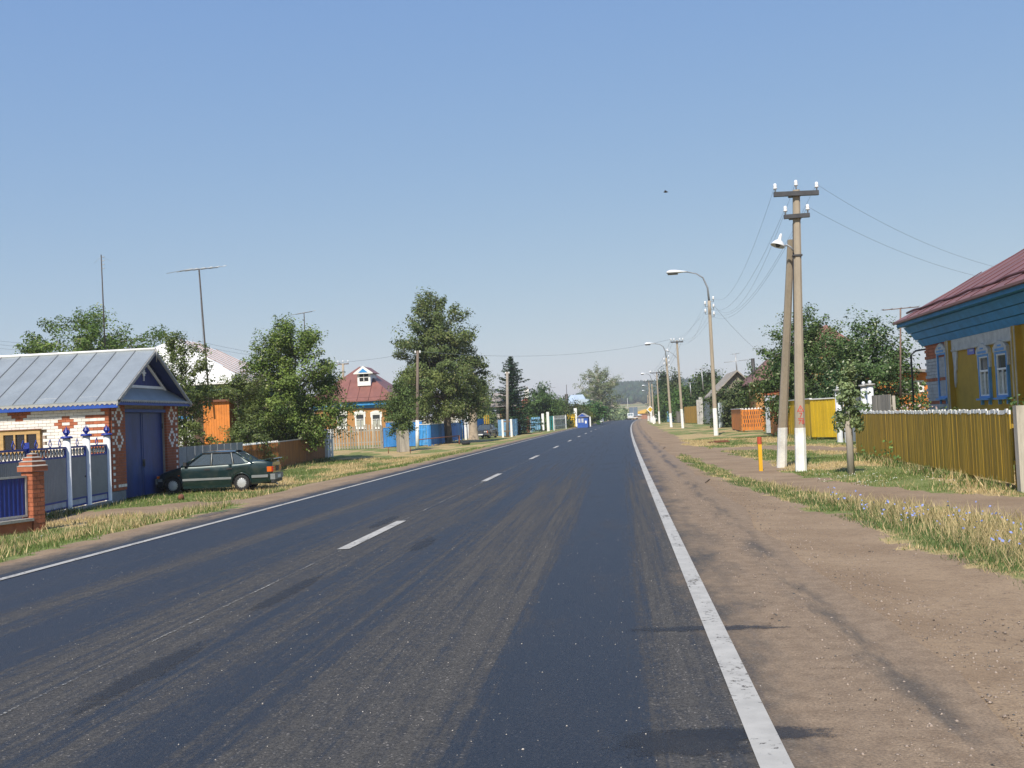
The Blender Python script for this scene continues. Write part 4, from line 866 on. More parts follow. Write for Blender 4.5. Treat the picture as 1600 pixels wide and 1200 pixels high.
# ---- log house by the parked saloon
Yl = 124.0; u0 = at(776,650,Yl).x; u1 = at(799,650,Yl).x; ztop = at(785,634,Yl).z; LOG = M('dark_log', (.075,.05,.035), .9, .35, 3., rnd=.2)
t = thing('log_house', 'dark log house with grey sheet roof behind the parked saloon', 'house', (u0, Yl, H(u0, Yl))); hh = ztop-H(u0, Yl); ww = u1-u0
for i in range(9):
    z = .15+i*(hh-.2)/9; MB().tube([(ww*.3,0,z),(ww+.2,0,z)], .16, 7).build('log', LOG, t)
box(0, ww, .05, 6, 0, hh).build('wall', LOG, t); box(0, ww*.22, -.1, .04, 0, hh+.2).build('chimney_stack', MATS['concrete'], t); box(ww*.28,ww*.5,-.1,.0,1.0,hh-.4).build('window', MATS['raw_pine'], t)
MB().add([(-.6,-.9,hh-.05),(ww+.7,-.9,hh-.05),(ww+.7,3,hh+1.6),(-.6,3,hh+1.6),(-.6,7,hh),(ww+.7,7,hh),(-.6,-.9,hh-.12),(ww+.7,-.9,hh-.12),(ww+.7,7,hh-.1),(-.6,7,hh-.1)], [(0,1,2,3),(3,2,5,4),(0,6,7,1),(6,9,8,7),(0,3,4,9,6),(1,7,8,5,2),(4,5,8,9)]).build('roof', M('grey_sheet_roof', (.27,.24,.22), .85, .25, 2.), t)
# ---- further left houses
Yr = 160.; simple_house('village_house', 'house with faded red hipped roof behind the spruce', at(796,640,Yr).x, at(842,640,Yr).x, Yr, Yr+9, at(840,645,Yr).z+.25, at(815,621,Yr+4).z+.25, M('dull_tan', (.33,.24,.16), .9, .2, 2.), M('faded_red_roof', (.36,.10,.07), .7, .2, 1.), None, 4.4, .6)
q = at(823,617,Yr+4); t = tag(box(-.35,.35,-.35,.35,-1.5,1.0).build('chimney', WP), 'white chimney on the faded red roof', 'chimney'); t.location = (q.x, Yr+4, q.z)
Yg = 215.; T, r_, hx, hy = simple_house('village_house', 'pale house with light blue-grey stepped metal gable roof left of the poplar', at(886,640,Yg).x, at(915,640,Yg).x, Yg, Yg+12, at(900,634,Yg).z+.2, at(893,617,Yg+5).z+.2, M('brick_far', (.36,.16,.09), .9, .2, 2.), M('sky_zinc', (.42,.50,.58), .5, .1, 1.), 1.2, None, .6)
box(hx*.2, hx+.8, -hy-1, hy*.6, at(900,634,Yg).z+.3, at(900,625,Yg).z+.3).build('attic', MATS['sky_zinc'], T)
for k, (px, Y, w_, zt_, cw, cr, lab) in enumerate(((957,430,11,5.5,'dull_tan','tin_edge','small tan far house with pale roof right of the poplar'), (981,520,13,6.2,'dull_tan','white_roof','far house with whitish roof left of the truck'), (1009,540,14,7.,'brick_far','yel_roof','far house with yellow roof right of the truck'))):
    if cr == 'yel_roof': M('yel_roof', (.55,.32,.04), .7, .1, 1.)
    q = at(px, 650, Y); simple_house('village_house', lab, q.x-w_/2, q.x+w_/2, Y, Y+10, zt_-2.2, zt_, MATS[cw], MATS[cr], None, 4.9, .6, zb_=float(longz(Y))+(.5,1.5,1.5)[k])
# ---- right side houses
Yo = 58.0; u0 = at(1372,600,Yo).x; u1 = at(1449,600,Yo).x; g_ = H(u0, Yo); ze = at(1420,583,Yo).z-g_
T = thing('orange_house', 'orange house with a wide white window behind the garden', 'house', (u0, Yo, g_)); box(0, u1-u0+2, 0, 8, -.2, ze).build('wall', OR2, T)
MB().add([(-.5,-.6,ze+.45),(u1-u0+2.4,-.6,ze-.12),(u1-u0+2.4,8.5,ze+.2),(-.5,8.5,ze+1.0),(-.5,-.6,ze+.30),(u1-u0+2.4,-.6,ze-.27),(u1-u0+2.4,8.5,ze+.0),(-.5,8.5,ze+.8)], [(0,1,2,3),(4,7,6,5),(0,4,5,1),(1,5,6,2),(2,6,7,3),(3,7,4,0)]).build('roof', MATS['grey_sheet_roof'], T)
wu0 = at(1408,600,Yo).x-u0; wu1 = at(1443,600,Yo).x-u0; wz0 = at(1425,613,Yo).z-g_; wz1 = at(1425,595,Yo).z-g_
fw = frame_rect(wu0, wu1, wz0, wz1, .09, -.08, .0)
for k in range(1, 4): c_ = wu0+(wu1-wu0)*k/4; fw.bx(c_-.045, c_+.045, -.078, 0, wz0+.09, wz1-.09)
fw.bx(wu0+.09, wu1-.09, -.07, 0, (wz0+wz1)/2-.05, (wz0+wz1)/2+.05); wo_ = fw.build('window', WP, T)
for k in range(4): c_ = wu0+(wu1-wu0)*k/4; box(c_+.05, c_+(wu1-wu0)/4-.05, -.03, -.01, wz0+.09, wz1-.09).build('pane', glass_mat('pane_red', (.07,.02,.015)), wo_)
Yg = 100.; zr_ = at(1153,579,Yg).z+.05; ze_ = at(1118,612,Yg).z; u0 = at(1116,640,Yg).x; uc = at(1154,640,Yg).x; ASB = M('asbestos_roof', (.33,.29,.24), .9, .25, 1.5)
T = thing('village_house', 'old house with steep grey asbestos gable behind the hedge', 'house', (uc, Yg, 0)); hw = uc-u0
MB().prism([(-hw*.85,0),(hw*.85,0),(hw*.85,ze_),(0,zr_-.2),(-hw*.85,ze_)], 0, 9, 'y').build('wall', M('grey_boards', (.30,.26,.20), .9, .25, 2., stretch=(3,1,.3)), T)
for s in (-1, 1): MB().add([(s*hw*1.05,-.5,ze_-.35),(0,-.5,zr_),(0,9.5,zr_),(s*hw*1.05,9.5,ze_-.35),(s*hw*1.05,-.5,ze_-.5),(0,-.5,zr_-.15),(0,9.5,zr_-.15),(s*hw*1.05,9.5,ze_-.5)], [(0,1,2,3),(4,7,6,5),(0,4,5,1),(1,5,6,2),(2,6,7,3),(3,7,4,0)]).build('roof', ASB, T)
Yb = 90.; simple_house('village_house', 'brown-roofed house with an iron stovepipe behind the grey door', at(1180,600,Yb).x, at(1245,600,Yb).x, Yb, Yb+9, at(1190,600,Yb).z, at(1215,560,Yb+4).z, TAN, M('brown_roof', (.20,.10,.08), .7, .2, 1.), None, 4.4, .5)
q = at(1178,580,Yb+3); q2 = at(1177,560,Yb+3); t = tag(MB().tube([(0,0,-1.5),(-.05,0,q2.z-q.z)], .16, 8).build('stovepipe', MATS['iron_dark']), 'dark iron stovepipe above the brown roof', 'stovepipe'); t.location = q
Yw = 72.; simple_house('village_house', 'house with reddish gable peeping over the large leafy trees', at(1255,560,Yw).x, at(1330,560,Yw).x, Yw, Yw+8, at(1290,545,Yw).z, at(1290,509,Yw+1).z, TAN, MAR, None, .3, .5)

# ------------------------------------------------------------------ masts and aerials
AL = M('aluminium', (.42,.42,.42), .45, .15, 6., metal=.5); DKM = M('mast_dark', (.07,.06,.055), .7, .3, 5.)
def aerial(label, px, ytop, ybase, Y, elems, mat=DKM, lean=0., boom=(1.2, .4), r=.03, up=None, tilt=.03, er=.012):
    top = at(px, ytop, Y); bot = at(px+lean, ybase, Y); t = thing('tv_aerial', label, 'aerial', (bot.x, Y, bot.z)); h = top.z-bot.z; dx = top.x-bot.x
    MB().tube([(0,0,0),(dx,0,h)], [r*1.3, r], 6).build('mast', mat, t)
    if boom:
        bx_, by_ = boom; bo = MB().tube([(dx-bx_/2,-by_/2,h-tilt),(dx+bx_/2,by_/2,h+tilt)], .018, 5).build('boom', mat, t)
        for k, L in enumerate(elems):
            f = k/(max(1, len(elems)-1))-.5; ex, ey = (by_, -bx_); n_ = math.hypot(ex, ey); ex, ey = ex/n_*L/2, ey/n_*L/2
            cx, cy = dx+bx_*f, by_*f; MB().tube([(cx-ex, cy-ey, h+2*tilt*f+.02),(cx+ex, cy+ey, h+2*tilt*f+.02)], er, 4).build('element', AL, t)
    return t, dx, h
t, dx, h = aerial('tall thin mast with small brackets above the tree behind the garage', 158, 398, 540, 58, (), DKM, 6, None, .035)
for k in range(4): MB().tube([(dx+.0,0,h-.15-.22*k),(dx+.2,0,h-.12-.22*k)], .02, 4).build('bracket', AL, t)
MB().tube([(dx,0,h-.1),(dx-.55,.2,h-.45)], .006, 3).build('stay', AL, t); MB().tube([(dx,0,h-.1),(dx+.55,.2,h-.4)], .006, 3).build('stay', AL, t)
t, dx, h = aerial('tall black mast with a wide yagi aerial in front of the white roof', 311, 421, 640, 56, (2.3,1.9,1.8,1.7,1.6,1.5), DKM, 17, (1.3, 2.2), .045, tilt=.22, er=.016)
MB().tube([(dx-.02,.05,h-.1),(-.35,.3,1.5)], .006, 3).build('cable', DKM, t)
aerial('small comb aerial on a mast behind the leafy maple', 475, 489, 560, 70, (1.4,1.2,1.0,.9), DKM, 3, (.9, .9), tilt=.12, er=.018)
aerial('T-shaped rusty aerial on a mast beside the ochre house', 1407, 482, 620, 40, (.35,.35,.35,.35,.35), M('rust_mast', (.20,.13,.10), .8, .3, 6.), 0, (1.3, .05), .03)
aerial('small aerial above the hedge behind the first street lamp', 1096, 576, 610, 110, (.8,.8,.6), AL, 3, (1.2, .2), .05)
aerial('low aerial above the hedge left of the first street lamp', 1078, 598, 620, 115, (.7,.7,.7), AL, 2, (1.5, .2), .05)
t, dx, h = aerial('pale mast with cross aerial on the grey gable', 1149, 553, 585, 100, (.8,.9,.8), AL, 3, (.6, .2), .05); MB().tube([(dx-1.1,0,h-.75),(dx+1.1,0,h-.6)], .03, 4).build('cross_bar', AL, t)
aerial('T aerial above the trees near the second left-hand pole', 859, 606, 630, 170, (.8,.8,.8), DKM, 0, (1.8,.2), .06)
t, dx, h = aerial('dark chimney mast above the bushes left of the pale metal roof', 885, 601, 640, 190, (), DKM, 1, None, .05); MB().tube([(0,0,0),(0,0,h*.62)], .3, 6).build('flue', DKM, t)

# ------------------------------------------------------------------ poles, lamps and wires
CONC = M('pole_concrete', (.36,.30,.225), .9, .16, 2.5, bump=.3, stretch=(1,1,.4), dirt=(.22,.18,.14), dirta=.35); WASH = M('limewash', (.80,.79,.75), .9, .14, 3., bump=.2, dirt=(.42,.38,.32), dirta=.35); WOODP = M('pole_wood', (.17,.13,.10), .9, .3, 3., stretch=(1,1,.1), bump=.3)
PORC = M('porcelain', (.80,.80,.80), .25, .05, 5.); LAMPW = M('lamp_white', (.72,.73,.74), .35, .08, 4.); STEEL = M('dark_steel', (.05,.05,.055), .55, .3, 6.); GALV = M('galvanised', (.30,.31,.32), .5, .2, 6., metal=.4); REDP = M('red_stencil', (.55,.055,.035), .7, .2, 9.); LENS = glass_mat('lamp_lens', (.06,.06,.055), .15)
def tapered(p0, p1, w0, w1, ch=.25):          # chamfered square post
    p0, p1 = Vector(p0), Vector(p1); vs = []
    for p, w_ in ((p0, w0), (p1, w1)):
        c_ = w_*ch; h_ = w_/2
        for a, b in ((-h_+c_,-h_),(h_-c_,-h_),(h_,-h_+c_),(h_,h_-c_),(h_-c_,h_),(-h_+c_,h_),(-h_,h_-c_),(-h_,-h_+c_)): vs.append((p.x+a, p.y+b, p.z))
    return MB().add(vs, [(i, (i+1) % 8, (i+1) % 8+8, i+8) for i in range(8)]+[tuple(range(7,-1,-1)), tuple(range(8,16))])
def lerp(a, b, k): return Vector(a)+(Vector(b)-Vector(a))*k
def conc_pole(name, label, base, top, w0, w1, wash, cat, group):
    base = Vector(base); t = thing(name, label, cat, base, 0, group); tp = Vector(top)-base; L = tp.z; k = wash/L; wm = w0+(w1-w0)*k
    tapered(lerp((0,0,0), tp, k), tp, wm, w1).build('shaft', CONC, t); tapered((0,0,-.3), lerp((0,0,0), tp, k), w0+.012, wm+.010).build('whitewashed_foot', WASH, t)
    return t, tp
INS_ME = MB().lathe([(0,0),(.022,0),(.022,.07),(.055,.07),(.06,.10),(.045,.13),(.052,.15),(.05,.19),(.035,.23),(0,.235)], 10).mesh('insulator'); INS_ME.materials.append(PORC)
PIN_ME = MB().tube([(0,0,-.06),(0,0,.075)], .012, 5).mesh('pin'); PIN_ME.materials.append(STEEL)
def insulator(t, p, rot=(0,0,0), s=1.):
    o = link('insulator', INS_ME, t); o.location = p; o.rotation_euler = rot; o.scale = (s,)*3
    q = link('pin', PIN_ME, o); return Vector(t.location)+Vector(p)+Matrix.Rotation(rot[1],3,'Y') @ Vector((0,0,.17*s))
def text_part(body, size, loc, rot, mat, parent, name='lettering', extr=.002):
    cu = bpy.data.curves.new(name, 'FONT'); cu.body = body; cu.size = size; cu.extrude = extr; cu.align_x = 'CENTER'
    o = bpy.data.objects.new(name, cu); COL.objects.link(o); bpy.context.view_layer.update()
    me = bpy.data.meshes.new_from_object(o.evaluated_get(bpy.context.evaluated_depsgraph_get())); COL.objects.unlink(o); bpy.data.objects.remove(o)
    me.materials.clear(); me.materials.append(mat); q = link(name, me, parent); q.location = loc; q.rotation_euler = rot; return q
def bell_lamp(t, a, b):                       # gooseneck with a white enamel bell
    a, b = Vector(a), Vector(b); o = MB().tube([a, lerp(a,b,.35)+Vector((0,0,.06)), lerp(a,b,.7)+Vector((0,0,.05)), b], .022, 6).build('bracket', GALV, t)
    d = Vector((-.35,-.12,-1)).normalized(); m_ = MB().lathe([(.03,-.32),(.05,-.25),(.06,-.10),(.16,-.02),(.23,.08),(.25,.13),(.235,.13),(.20,.08),(0,.02)], 16)
    q = d.to_track_quat('Z','Y'); c_ = b+Vector((-.14,0,.09)); m_.v = [tuple(q @ (Vector(v)*.72)+c_) for v in m_.v]; L = m_.build('lamp_shade', LAMPW, t)
    g_ = MB().lathe([(0,.05),(.07,.06),(.09,.11),(.05,.17),(0,.18)], 10); g_.v = [tuple(q @ (Vector(v)*.72)+c_) for v in g_.v]; g_.build('bulb', LENS, L)
# main pole
mb_ = gp(1251, 736); mt = at(1244, 297, mb_.y); t, tp = conc_pole('power_pole', 'tall concrete power pole with two black crossarms and a leaning strut', mb_, mt, .25, .165, 1.06, 'power pole', 'roadside concrete poles')
MAIN = t; L = tp.z
sb = gp(1220, 730); k = .825; stop = lerp((0,0,0), tp, k)+Vector((-.13,.10,0)); sbl = Vector((sb.x-mb_.x, sb.y-mb_.y, sb.z-mb_.z))
kk = 1.05/(stop.z-sbl.z); tapered(lerp(sbl, stop, kk), stop, .225, .16).build('strut', CONC, t); tapered(sbl-Vector((0,0,.3)), lerp(sbl, stop, kk), .25, .235).build('whitewashed_foot', WASH, t)
ends = []
for px0, px1, py, w_ in ((1209,1279,304,.055), (1225,1265,339,.05)):
    a = at(px0, py, mb_.y-.13)-mb_; b = at(px1, py-3, mb_.y-.13)-mb_; dz = w_
    arm = MB().add([(a.x,a.y-w_,a.z-dz),(b.x,b.y-w_,b.z-dz),(b.x,b.y+w_,b.z-dz),(a.x,a.y+w_,a.z-dz),(a.x,a.y-w_,a.z+dz),(b.x,b.y-w_,b.z+dz),(b.x,b.y+w_,b.z+dz),(a.x,a.y+w_,a.z+dz)], [(0,3,2,1),(4,5,6,7),(0,1,5,4),(1,2,6,5),(2,3,7,6),(3,0,4,7)]).build('crossarm', STEEL, t)
    ends.append(insulator(t, a+Vector((.04,0,.07)), s=.85)); ends.append(insulator(t, b+Vector((-.04,0,.07)), s=.85))
    c_ = (a+b)/2; box(c_.x-.14, c_.x+.14, c_.y+.05, c_.y+.36, c_.z-.03, c_.z+.03).build('clamp', STEEL, t)
ends.append(insulator(t, tp+Vector((.0,0,.05)), s=.85))
la_ = at(1240,392,mb_.y-.12)-mb_; lb_ = at(1226,384,mb_.y-.12)-mb_; bell_lamp(t, la_, lb_)
c_ = lerp((0,0,0), tp, .765); box(c_.x-.11, c_.x+.11, c_.y-.12, c_.y+.11, c_.z-.02, c_.z+.02).build('clamp', STEEL, t)
MB().tube([lerp((0,0,0),tp,.5)+Vector((-.12,-.06,0)), lerp((0,0,0),tp,.7)+Vector((-.105,-.05,0)), lerp((0,0,0),tp,.88)+Vector((-.10,-.06,0))], .014, 5).build('cable', STEEL, t)
# warning triangle and number, painted on the face towards the camera
def on_face(z, up=.0): c = lerp((0,0,0), tp, z/L); return c.x, c.y-(.25+(.165-.25)*z/L)/2
fx_, fy_ = on_face(1.52); dlt = .004
tri = [(-.085,1.46),(.085,1.46),(0,1.62)]; inn = [(-.052,1.478),(.052,1.478),(0,1.582)]
MB().add([(fx_+p[0], fy_-dlt+.003*((p[1]-1.46)/.16), p[1]) for p in tri]+[(fx_+p[0], fy_-dlt+.002, p[1]) for p in inn], [(0,1,4,3),(1,2,5,4),(2,0,3,5)]).build('warning_triangle', REDP, t)
MB().add([(fx_-.012,fy_-dlt,1.545),(fx_+.010,fy_-dlt,1.545),(fx_+.002,fy_-dlt,1.525),(fx_+.014,fy_-dlt,1.525),(fx_-.004,fy_-dlt,1.49),(fx_+.0,fy_-dlt,1.515),(fx_-.012,fy_-dlt,1.515)], [(0,1,2,6),(6,2,3,5),(5,3,4)]).build('warning_bolt', REDP, t)
text_part('7', .17, (fx_+.0, fy_-.006, 1.315), (PI/2,0,0), REDP, t); box(fx_-.075, fx_+.065, fy_-.007, fy_-.003, 1.278, 1.294).build('lettering', REDP, t); text_part('78', .15, (fx_+.005, fy_-.008, 1.155), (PI/2,0,0), REDP, t)

# cobra-head street lamps
def street_lamp(label, px, py, ptx, pty, lampx, lampy, detail=True):
    base = gp(px, py); top = at(ptx, pty, base.y); t, tp = conc_pole('street_lamp', label, base, top, .27, .19, min(1.9, (top.z-base.z)*.2), 'street lamp', 'roadside concrete poles')
    tip = at(lampx, lampy, base.y-.4)-base; s = tp; d = tip-s
    sl = MB().tube([s-Vector((0,0,.9)), s-Vector((0,0,.0))], .11, 8).build('sleeve', CONC, t)
    pts = [s+Vector((0,0,-.05)), s+Vector((d.x*.02,0,d.z*.45)), s+Vector((d.x*.12,d.y*.1,d.z*.80)), s+Vector((d.x*.28,d.y*.3,d.z*.95)), s+Vector((d.x*.5,d.y*.5,d.z*1.02)), s+Vector((d.x*.66,d.y*.66,d.z*1.03))]
    MB().tube(pts, [.07,.06,.05,.045,.04,.04], 7).build('bracket', GALV, t)
    a = s+Vector((d.x*.50,d.y*.5,d.z*1.02)); ax = (tip-a); ln = ax.length; ax.normalize(); n_ = Vector((0,1,0)); upv = ax.cross(n_)*-1 if ax.cross(n_).z < 0 else ax.cross(n_)
    hd = MB(); vs = []; prof = [(0,.06),(.12,.12),(.3,.19),(.55,.31),(.8,.33),(.95,.22),(1,.06)]; m = 10
    for f, r in prof:
        for j in range(m):
            an = 2*PI*j/m; vs.append(a+ax*(ln*f)+n_*(r*math.cos(an))+upv*(r*.55*max(math.sin(an), -.35)+.02))
    hd.add(vs, [(i*m+j, i*m+(j+1) % m, (i+1)*m+(j+1) % m, (i+1)*m+j) for i in range(len(prof)-1) for j in range(m)]+[tuple(range(m)), tuple((len(prof)-1)*m+j for j in range(m))], True)
    H_ = hd.build('lamp_head', LAMPW, t)
    lz = MB(); vs = []
    for f, r in [(.45,.15),(.6,.25),(.8,.27),(.93,.15)]:
        for j in range(8):
            an = 2*PI*j/8; vs.append(a+ax*(ln*f)+n_*(r*math.cos(an))+upv*(-.08+.06*math.sin(an)))
    lz.add(vs, [(i*8+j, i*8+(j+1) % 8, (i+1)*8+(j+1) % 8, (i+1)*8+j) for i in range(3) for j in range(8)], True); lz.build('lamp_lens', LENS, H_)
    e = []
    if detail:
        for i, (sx, zz) in enumerate(((1,-.06),(-1,-.35),(1,-.55),(-1,-.85),(1,-1.05))):
            p_ = s+Vector((sx*.11,0,zz)); MB().tube([p_, p_+Vector((sx*.14,0,-.02)), p_+Vector((sx*.16,0,.1))], .014, 4).build('hook', STEEL, t); e.append(insulator(t, p_+Vector((sx*.16,0,.06)), s=1.2))
        MB().add([tuple(Vector((0,-.12,0))+lerp((0,0,0),tp,.235)+Vector(p)) for p in ((-.09,0,-.12),(.09,0,-.12),(0,0,.12),(-.09,.01,-.12),(.09,.01,-.12),(0,.01,.12))], [(0,1,2),(5,4,3),(0,2,5,3),(2,1,4,5),(1,0,3,4)]).build('warning_triangle', REDP, t)
    else: e = [Vector(t.location)+s+Vector((sx*.2,0,zz)) for sx, zz in ((1,-.06),(-1,-.35),(1,-.55),(-1,-.85),(1,-1.05))]
    return t, e
SA, eA = street_lamp('nearest curved-arm street lamp with insulators on its concrete pole', 1119, 680, 1108, 470, 1041, 427)
SC_, eC = street_lamp('second curved-arm street lamp along the right roadside', 1049, 667.5, 1041, 559, 1007, 538)
SD, eD = street_lamp('third curved-arm street lamp along the right roadside', 1021.5, 662.3, 1018.5, 600, 1001, 584.5, False)
SE, eE = street_lamp('fourth curved-arm street lamp, small beside the far hill', 1016.5, 659.6, 1014, 612, 1003, 603, False)
SF, eF = street_lamp('fifth and farthest street lamp on the right', 1013, 657.8, 1012, 617, 1003, 611, False)
def t_pole(label, px, py, ptx, pty, arm, lampside=None, wash=1.9, name='power_pole'):
    base = gp(px, py); top = at(ptx, pty, base.y); t, tp = conc_pole(name, label, base, top, .26, .18, wash, 'power pole', 'roadside concrete poles'); e = []
    if arm:
        box(tp.x-arm, tp.x+arm, tp.y-.19, tp.y-.09, tp.z-.22, tp.z-.10).build('crossarm', STEEL, t)
        for s in (-1, -.5, .5, 1): e.append(insulator(t, Vector((tp.x+s*arm*.93, tp.y-.14, tp.z-.06)), s=1.2))
    if lampside: a = Vector(lerp((0,0,0),tp,lampside))+Vector((-.13,0,0)); bell_lamp(t, a, a+Vector((-.75,0,.75)))
    return t, e
TB, eB = t_pole('concrete power pole with T crossarm and white bell lamp, before the second street lamp', 1067, 669, 1057.5, 532, .62, .80)
TD, eDD = t_pole('concrete power pole with T crossarm near the dark hedge trees', 1030.5, 661.8, 1026, 581, 1.0, .9)
TE, eEE = t_pole('smaller far power pole with crossarm beside the third street lamp', 1019, 660.2, 1013.5, 595, .9, None)
q = gp(1017, 661.5); t = thing('road_sign', 'small yellow and white diamond priority road sign on a thin post', 'road sign', q); MB().tube([(0,0,0),(0,0,2.6)], .05, 6).build('post', WP, t)
z = 2.3; s = .62; MB().prism([(-s,z),(0,z-s),(s,z),(0,z+s)], -.09, -.06, 'y').build('plate', WP, t); s = .42; MB().prism([(-s,z),(0,z-s),(s,z),(0,z+s)], -.105, -.092, 'y').build('centre', YEL, t)
for k in range(4):
    q = gp(1016.5+k*2.2, 659.8+k*.5); t = tag(MB().lathe([(.16,0),(.14,.9),(0,.95)], 8).build('bollard', WASH), ('farthest low white roadside bollard near the far poles', 'third low white bollard counted towards the crest', 'second low white bollard counted towards the crest', 'nearest low white bollard by the far street lamps')[k], 'bollard', 'white bollards'); t.location = q
# left poles
def wood_pole(label, px, py, ptx, pty, wash=0, mat=WOODP, r=.14, cage=False, ins=2):
    base = gp(px, py); top = at(ptx, pty, base.y); t = thing('utility_pole', label, 'utility pole', base, 0, 'left-hand utility poles'); tp = top-base
    MB().tube([lerp((0,0,-.2),tp,0), tp], [r, r*.75], 9).build('shaft', mat, t)
    if wash: MB().tube([(0,0,-.1), lerp((0,0,0),tp,wash/tp.z)], r*1.06, 9).build('whitewashed_foot', WASH, t)
    e = [insulator(t, tp+Vector((sx*.18,0,-.25-.3*k)), s=1.1) for k in range(ins) for sx in (-1, 1)]
    if cage:
        for s in (-1, 1): box(s*.45-.1, s*.45+.1, -.15, .15, -.05, 1.85).build('cage_post', WP, t)
        box(-.55,.55,-.1,.1,.55,.7).build('cage_rail', WOODP, t); box(-.55,.55,-.1,.1,1.55,1.7).build('cage_rail', WOODP, t)
    return t, e
W1, e1 = wood_pole('slim dark wooden pole with pale foot in front of the big linden', 652, 700, 652.5, 548, 2.1, r=.13, ins=1)
W2, e2 = wood_pole('grey pole between two white stakes in front of the spruce', 793, 683, 792.5, 581, 0, M('pole_grey', (.30,.26,.215), .9, .2, 3.), .17, True, 1)
W3, e3 = wood_pole('thin grey pole farther along the left, before the leafy bushes', 852, 673, 850.5, 604, 0, MATS['pole_grey'], .17, True, 1)
W4, e4 = wood_pole('concrete pole with small crossarm behind the maroon roof', 537, 696, 536, 568, 0, CONC, .15, False, 0)
tp = at(536,568,W4.location.y)-W4.location; box(tp.x-.55, tp.x+.55, -.08, .08, tp.z-.1, tp.z).build('crossarm', WOODP, W4); e4 = [insulator(W4, Vector((tp.x+s*.5,0,tp.z+.06))) for s in (-1, 1)]+[insulator(W4, tp+Vector((0,0,.08)))]
W5, e5 = wood_pole('dark post with brackets behind the spruce', 824, 668, 823.5, 604, 0, DKM, .2, False, 1)
# gas marker
q = gp(1189, 736); t = thing('marker_post', 'yellow gas marker post with a red top beside the main pole', 'marker post', q); box(-.045,.045,-.045,.045,-.1,.68).build('shaft', M('marker_yellow', (.68,.36,.01), .6, .12, 5.), t); MB().tube([(0,0,.68),(0,0,.86)], .058, 8, smooth=False).build('cap', M('marker_red', (.42,.07,.03), .6, .15, 5.), t)
q = gp(1123, 692); t = thing('rusty_board', 'rust-red board lying on the grass by the first street lamp', 'board', q, rad(10)); box(-.5,.5,-.18,.18,.02,.07).build('plank', MATS['rust'], t); box(-.2,.45,-.1,.16,.072,.12).build('plank', MATS['rust'], t)
# wires
WIRE = M('wire', (.16,.18,.21), .6, .1, 3.)
wcount = [0]
def wire(label, a, b, sag, r=.008, name='power_line', group='overhead wires'):
    a, b = Vector(a), Vector(b); n = 18; pts = [lerp(a,b,i/n)-Vector((0,0,sag*4*(i/n)*(1-i/n))) for i in range(n+1)]; c = lerp(a,b,.5)
    o = MB().tube([p-c for p in pts], r, 4, smooth=False).build(name, WIRE); o.location = c; tag(o, label, 'wire', group)
WN = ('left end of the upper crossarm', 'right end of the upper crossarm', 'left end of the lower crossarm', 'right end of the lower crossarm', 'top pin')
for i in range(5): wire('wire from '+WN[i]+' of main pole to nearest lamp', ends[i], eA[(0,4,1,3,2)[i]], 1.1+.12*i, .0035)
WA = ('upper right', 'upper left', 'middle right', 'lower left', 'lower right')
for i in range(5): wire('wire from '+WA[i]+' insulator of nearest lamp to T pole', eA[i], eB[i % 4]+Vector((0,0,-.1*(i//4))), .7+.1*i, .0045)
WB = ('leftmost', 'second from left', 'third from left', 'rightmost')
for i in range(4): wire('far wire from '+WB[i]+' insulator of the nearer T pole', eB[i], eDD[i], .8, .010)
hp = Vector((HX+2.0, 30.5, zb+1.6)); wire('upper service wire from the main pole to the ochre roof', ends[1], hp+Vector((0,0,.1)), .35, .0035); wire('lower service wire from the main pole to the ochre roof', ends[3], hp-Vector((0,.2,.25)), .35, .0035)
wire('service wire from the nearest street lamp down to the trees on its right', eA[2], at(1200,560,88), .3, .008)
wire('wire crossing the road from the linden pole to the T pole', e1[1], eB[0], .9, .012); wire('wire from the linden pole leftwards over the maroon roof', e1[0], at(380,562,66), .5, .010)
for i in range(3): wire(('top', 'middle', 'bottom')[i]+' one of three wires at the left picture edge above the garage', at(-60, 526+6*i, 70), at(250, 544+5*i, 90), .3, .009)
for i in range(2): wire(('upper', 'lower')[i]+' of two wires beside the white ribbed roof', at(318, 535+6*i, 68), at(470, 557+4*i, 84), .2, .008)
# bird
q = at(1040, 300, 60); t = thing('bird', 'tiny dark bird high in the sky', 'bird', q); MB().lathe([(0,-.14),(.035,-.06),(.045,.02),(.03,.1),(0,.15)], 8, axis='x').build('body', DKM, t)
for s in (-1,1): MB().add([(-.05,0,.02),(.07,0,.02),(.02,s*.14,.07),(-.06,s*.28,.02),(-.08,s*.12,.06),(0,s*.1,.03)], [(0,1,2,4),(4,2,3),(0,4,5),(5,2,1)]).build('wing', DKM, t)

# ------------------------------------------------------------------ cars
def car_paint(name, col):
    if name in MATS: return MATS[name]
    g = NG(name); g.b.inputs['Base Color'].default_value = (*col, 1); g.b.inputs['Roughness'].default_value = .32; g.b.inputs['Metallic'].default_value = .25
    g.b.inputs['Coat Weight'].default_value = .8; g.b.inputs['Coat Roughness'].default_value = .06
    n = g.noise(g.pos(), 5, 3); g.l(g.mix(g.mth('MULTIPLY', g.ramp(n, .45, .75), .12), (*col,), (.2,.17,.13)), g.b.inputs['Base Color']); MATS[name] = g.m; return g.m
def car_glass():
    g = NG('car_glass'); g.b.inputs['Base Color'].default_value = (.10,.125,.15,1); g.b.inputs['Roughness'].default_value = .03; g.b.inputs['Specular IOR Level'].default_value = .7  # pale blue base colour stands in for hazy sky reflections
    tr = g.n('ShaderNodeBsdfTransparent'); tr.inputs[0].default_value = (.72,.80,.82,1); mx = g.n('ShaderNodeMixShader'); mx.inputs[0].default_value = .5
    g.l(g.b.outputs[0], mx.inputs[1]); g.l(tr.outputs[0], mx.inputs[2]); g.l(mx.outputs[0], g.out.inputs[0]); return g.m
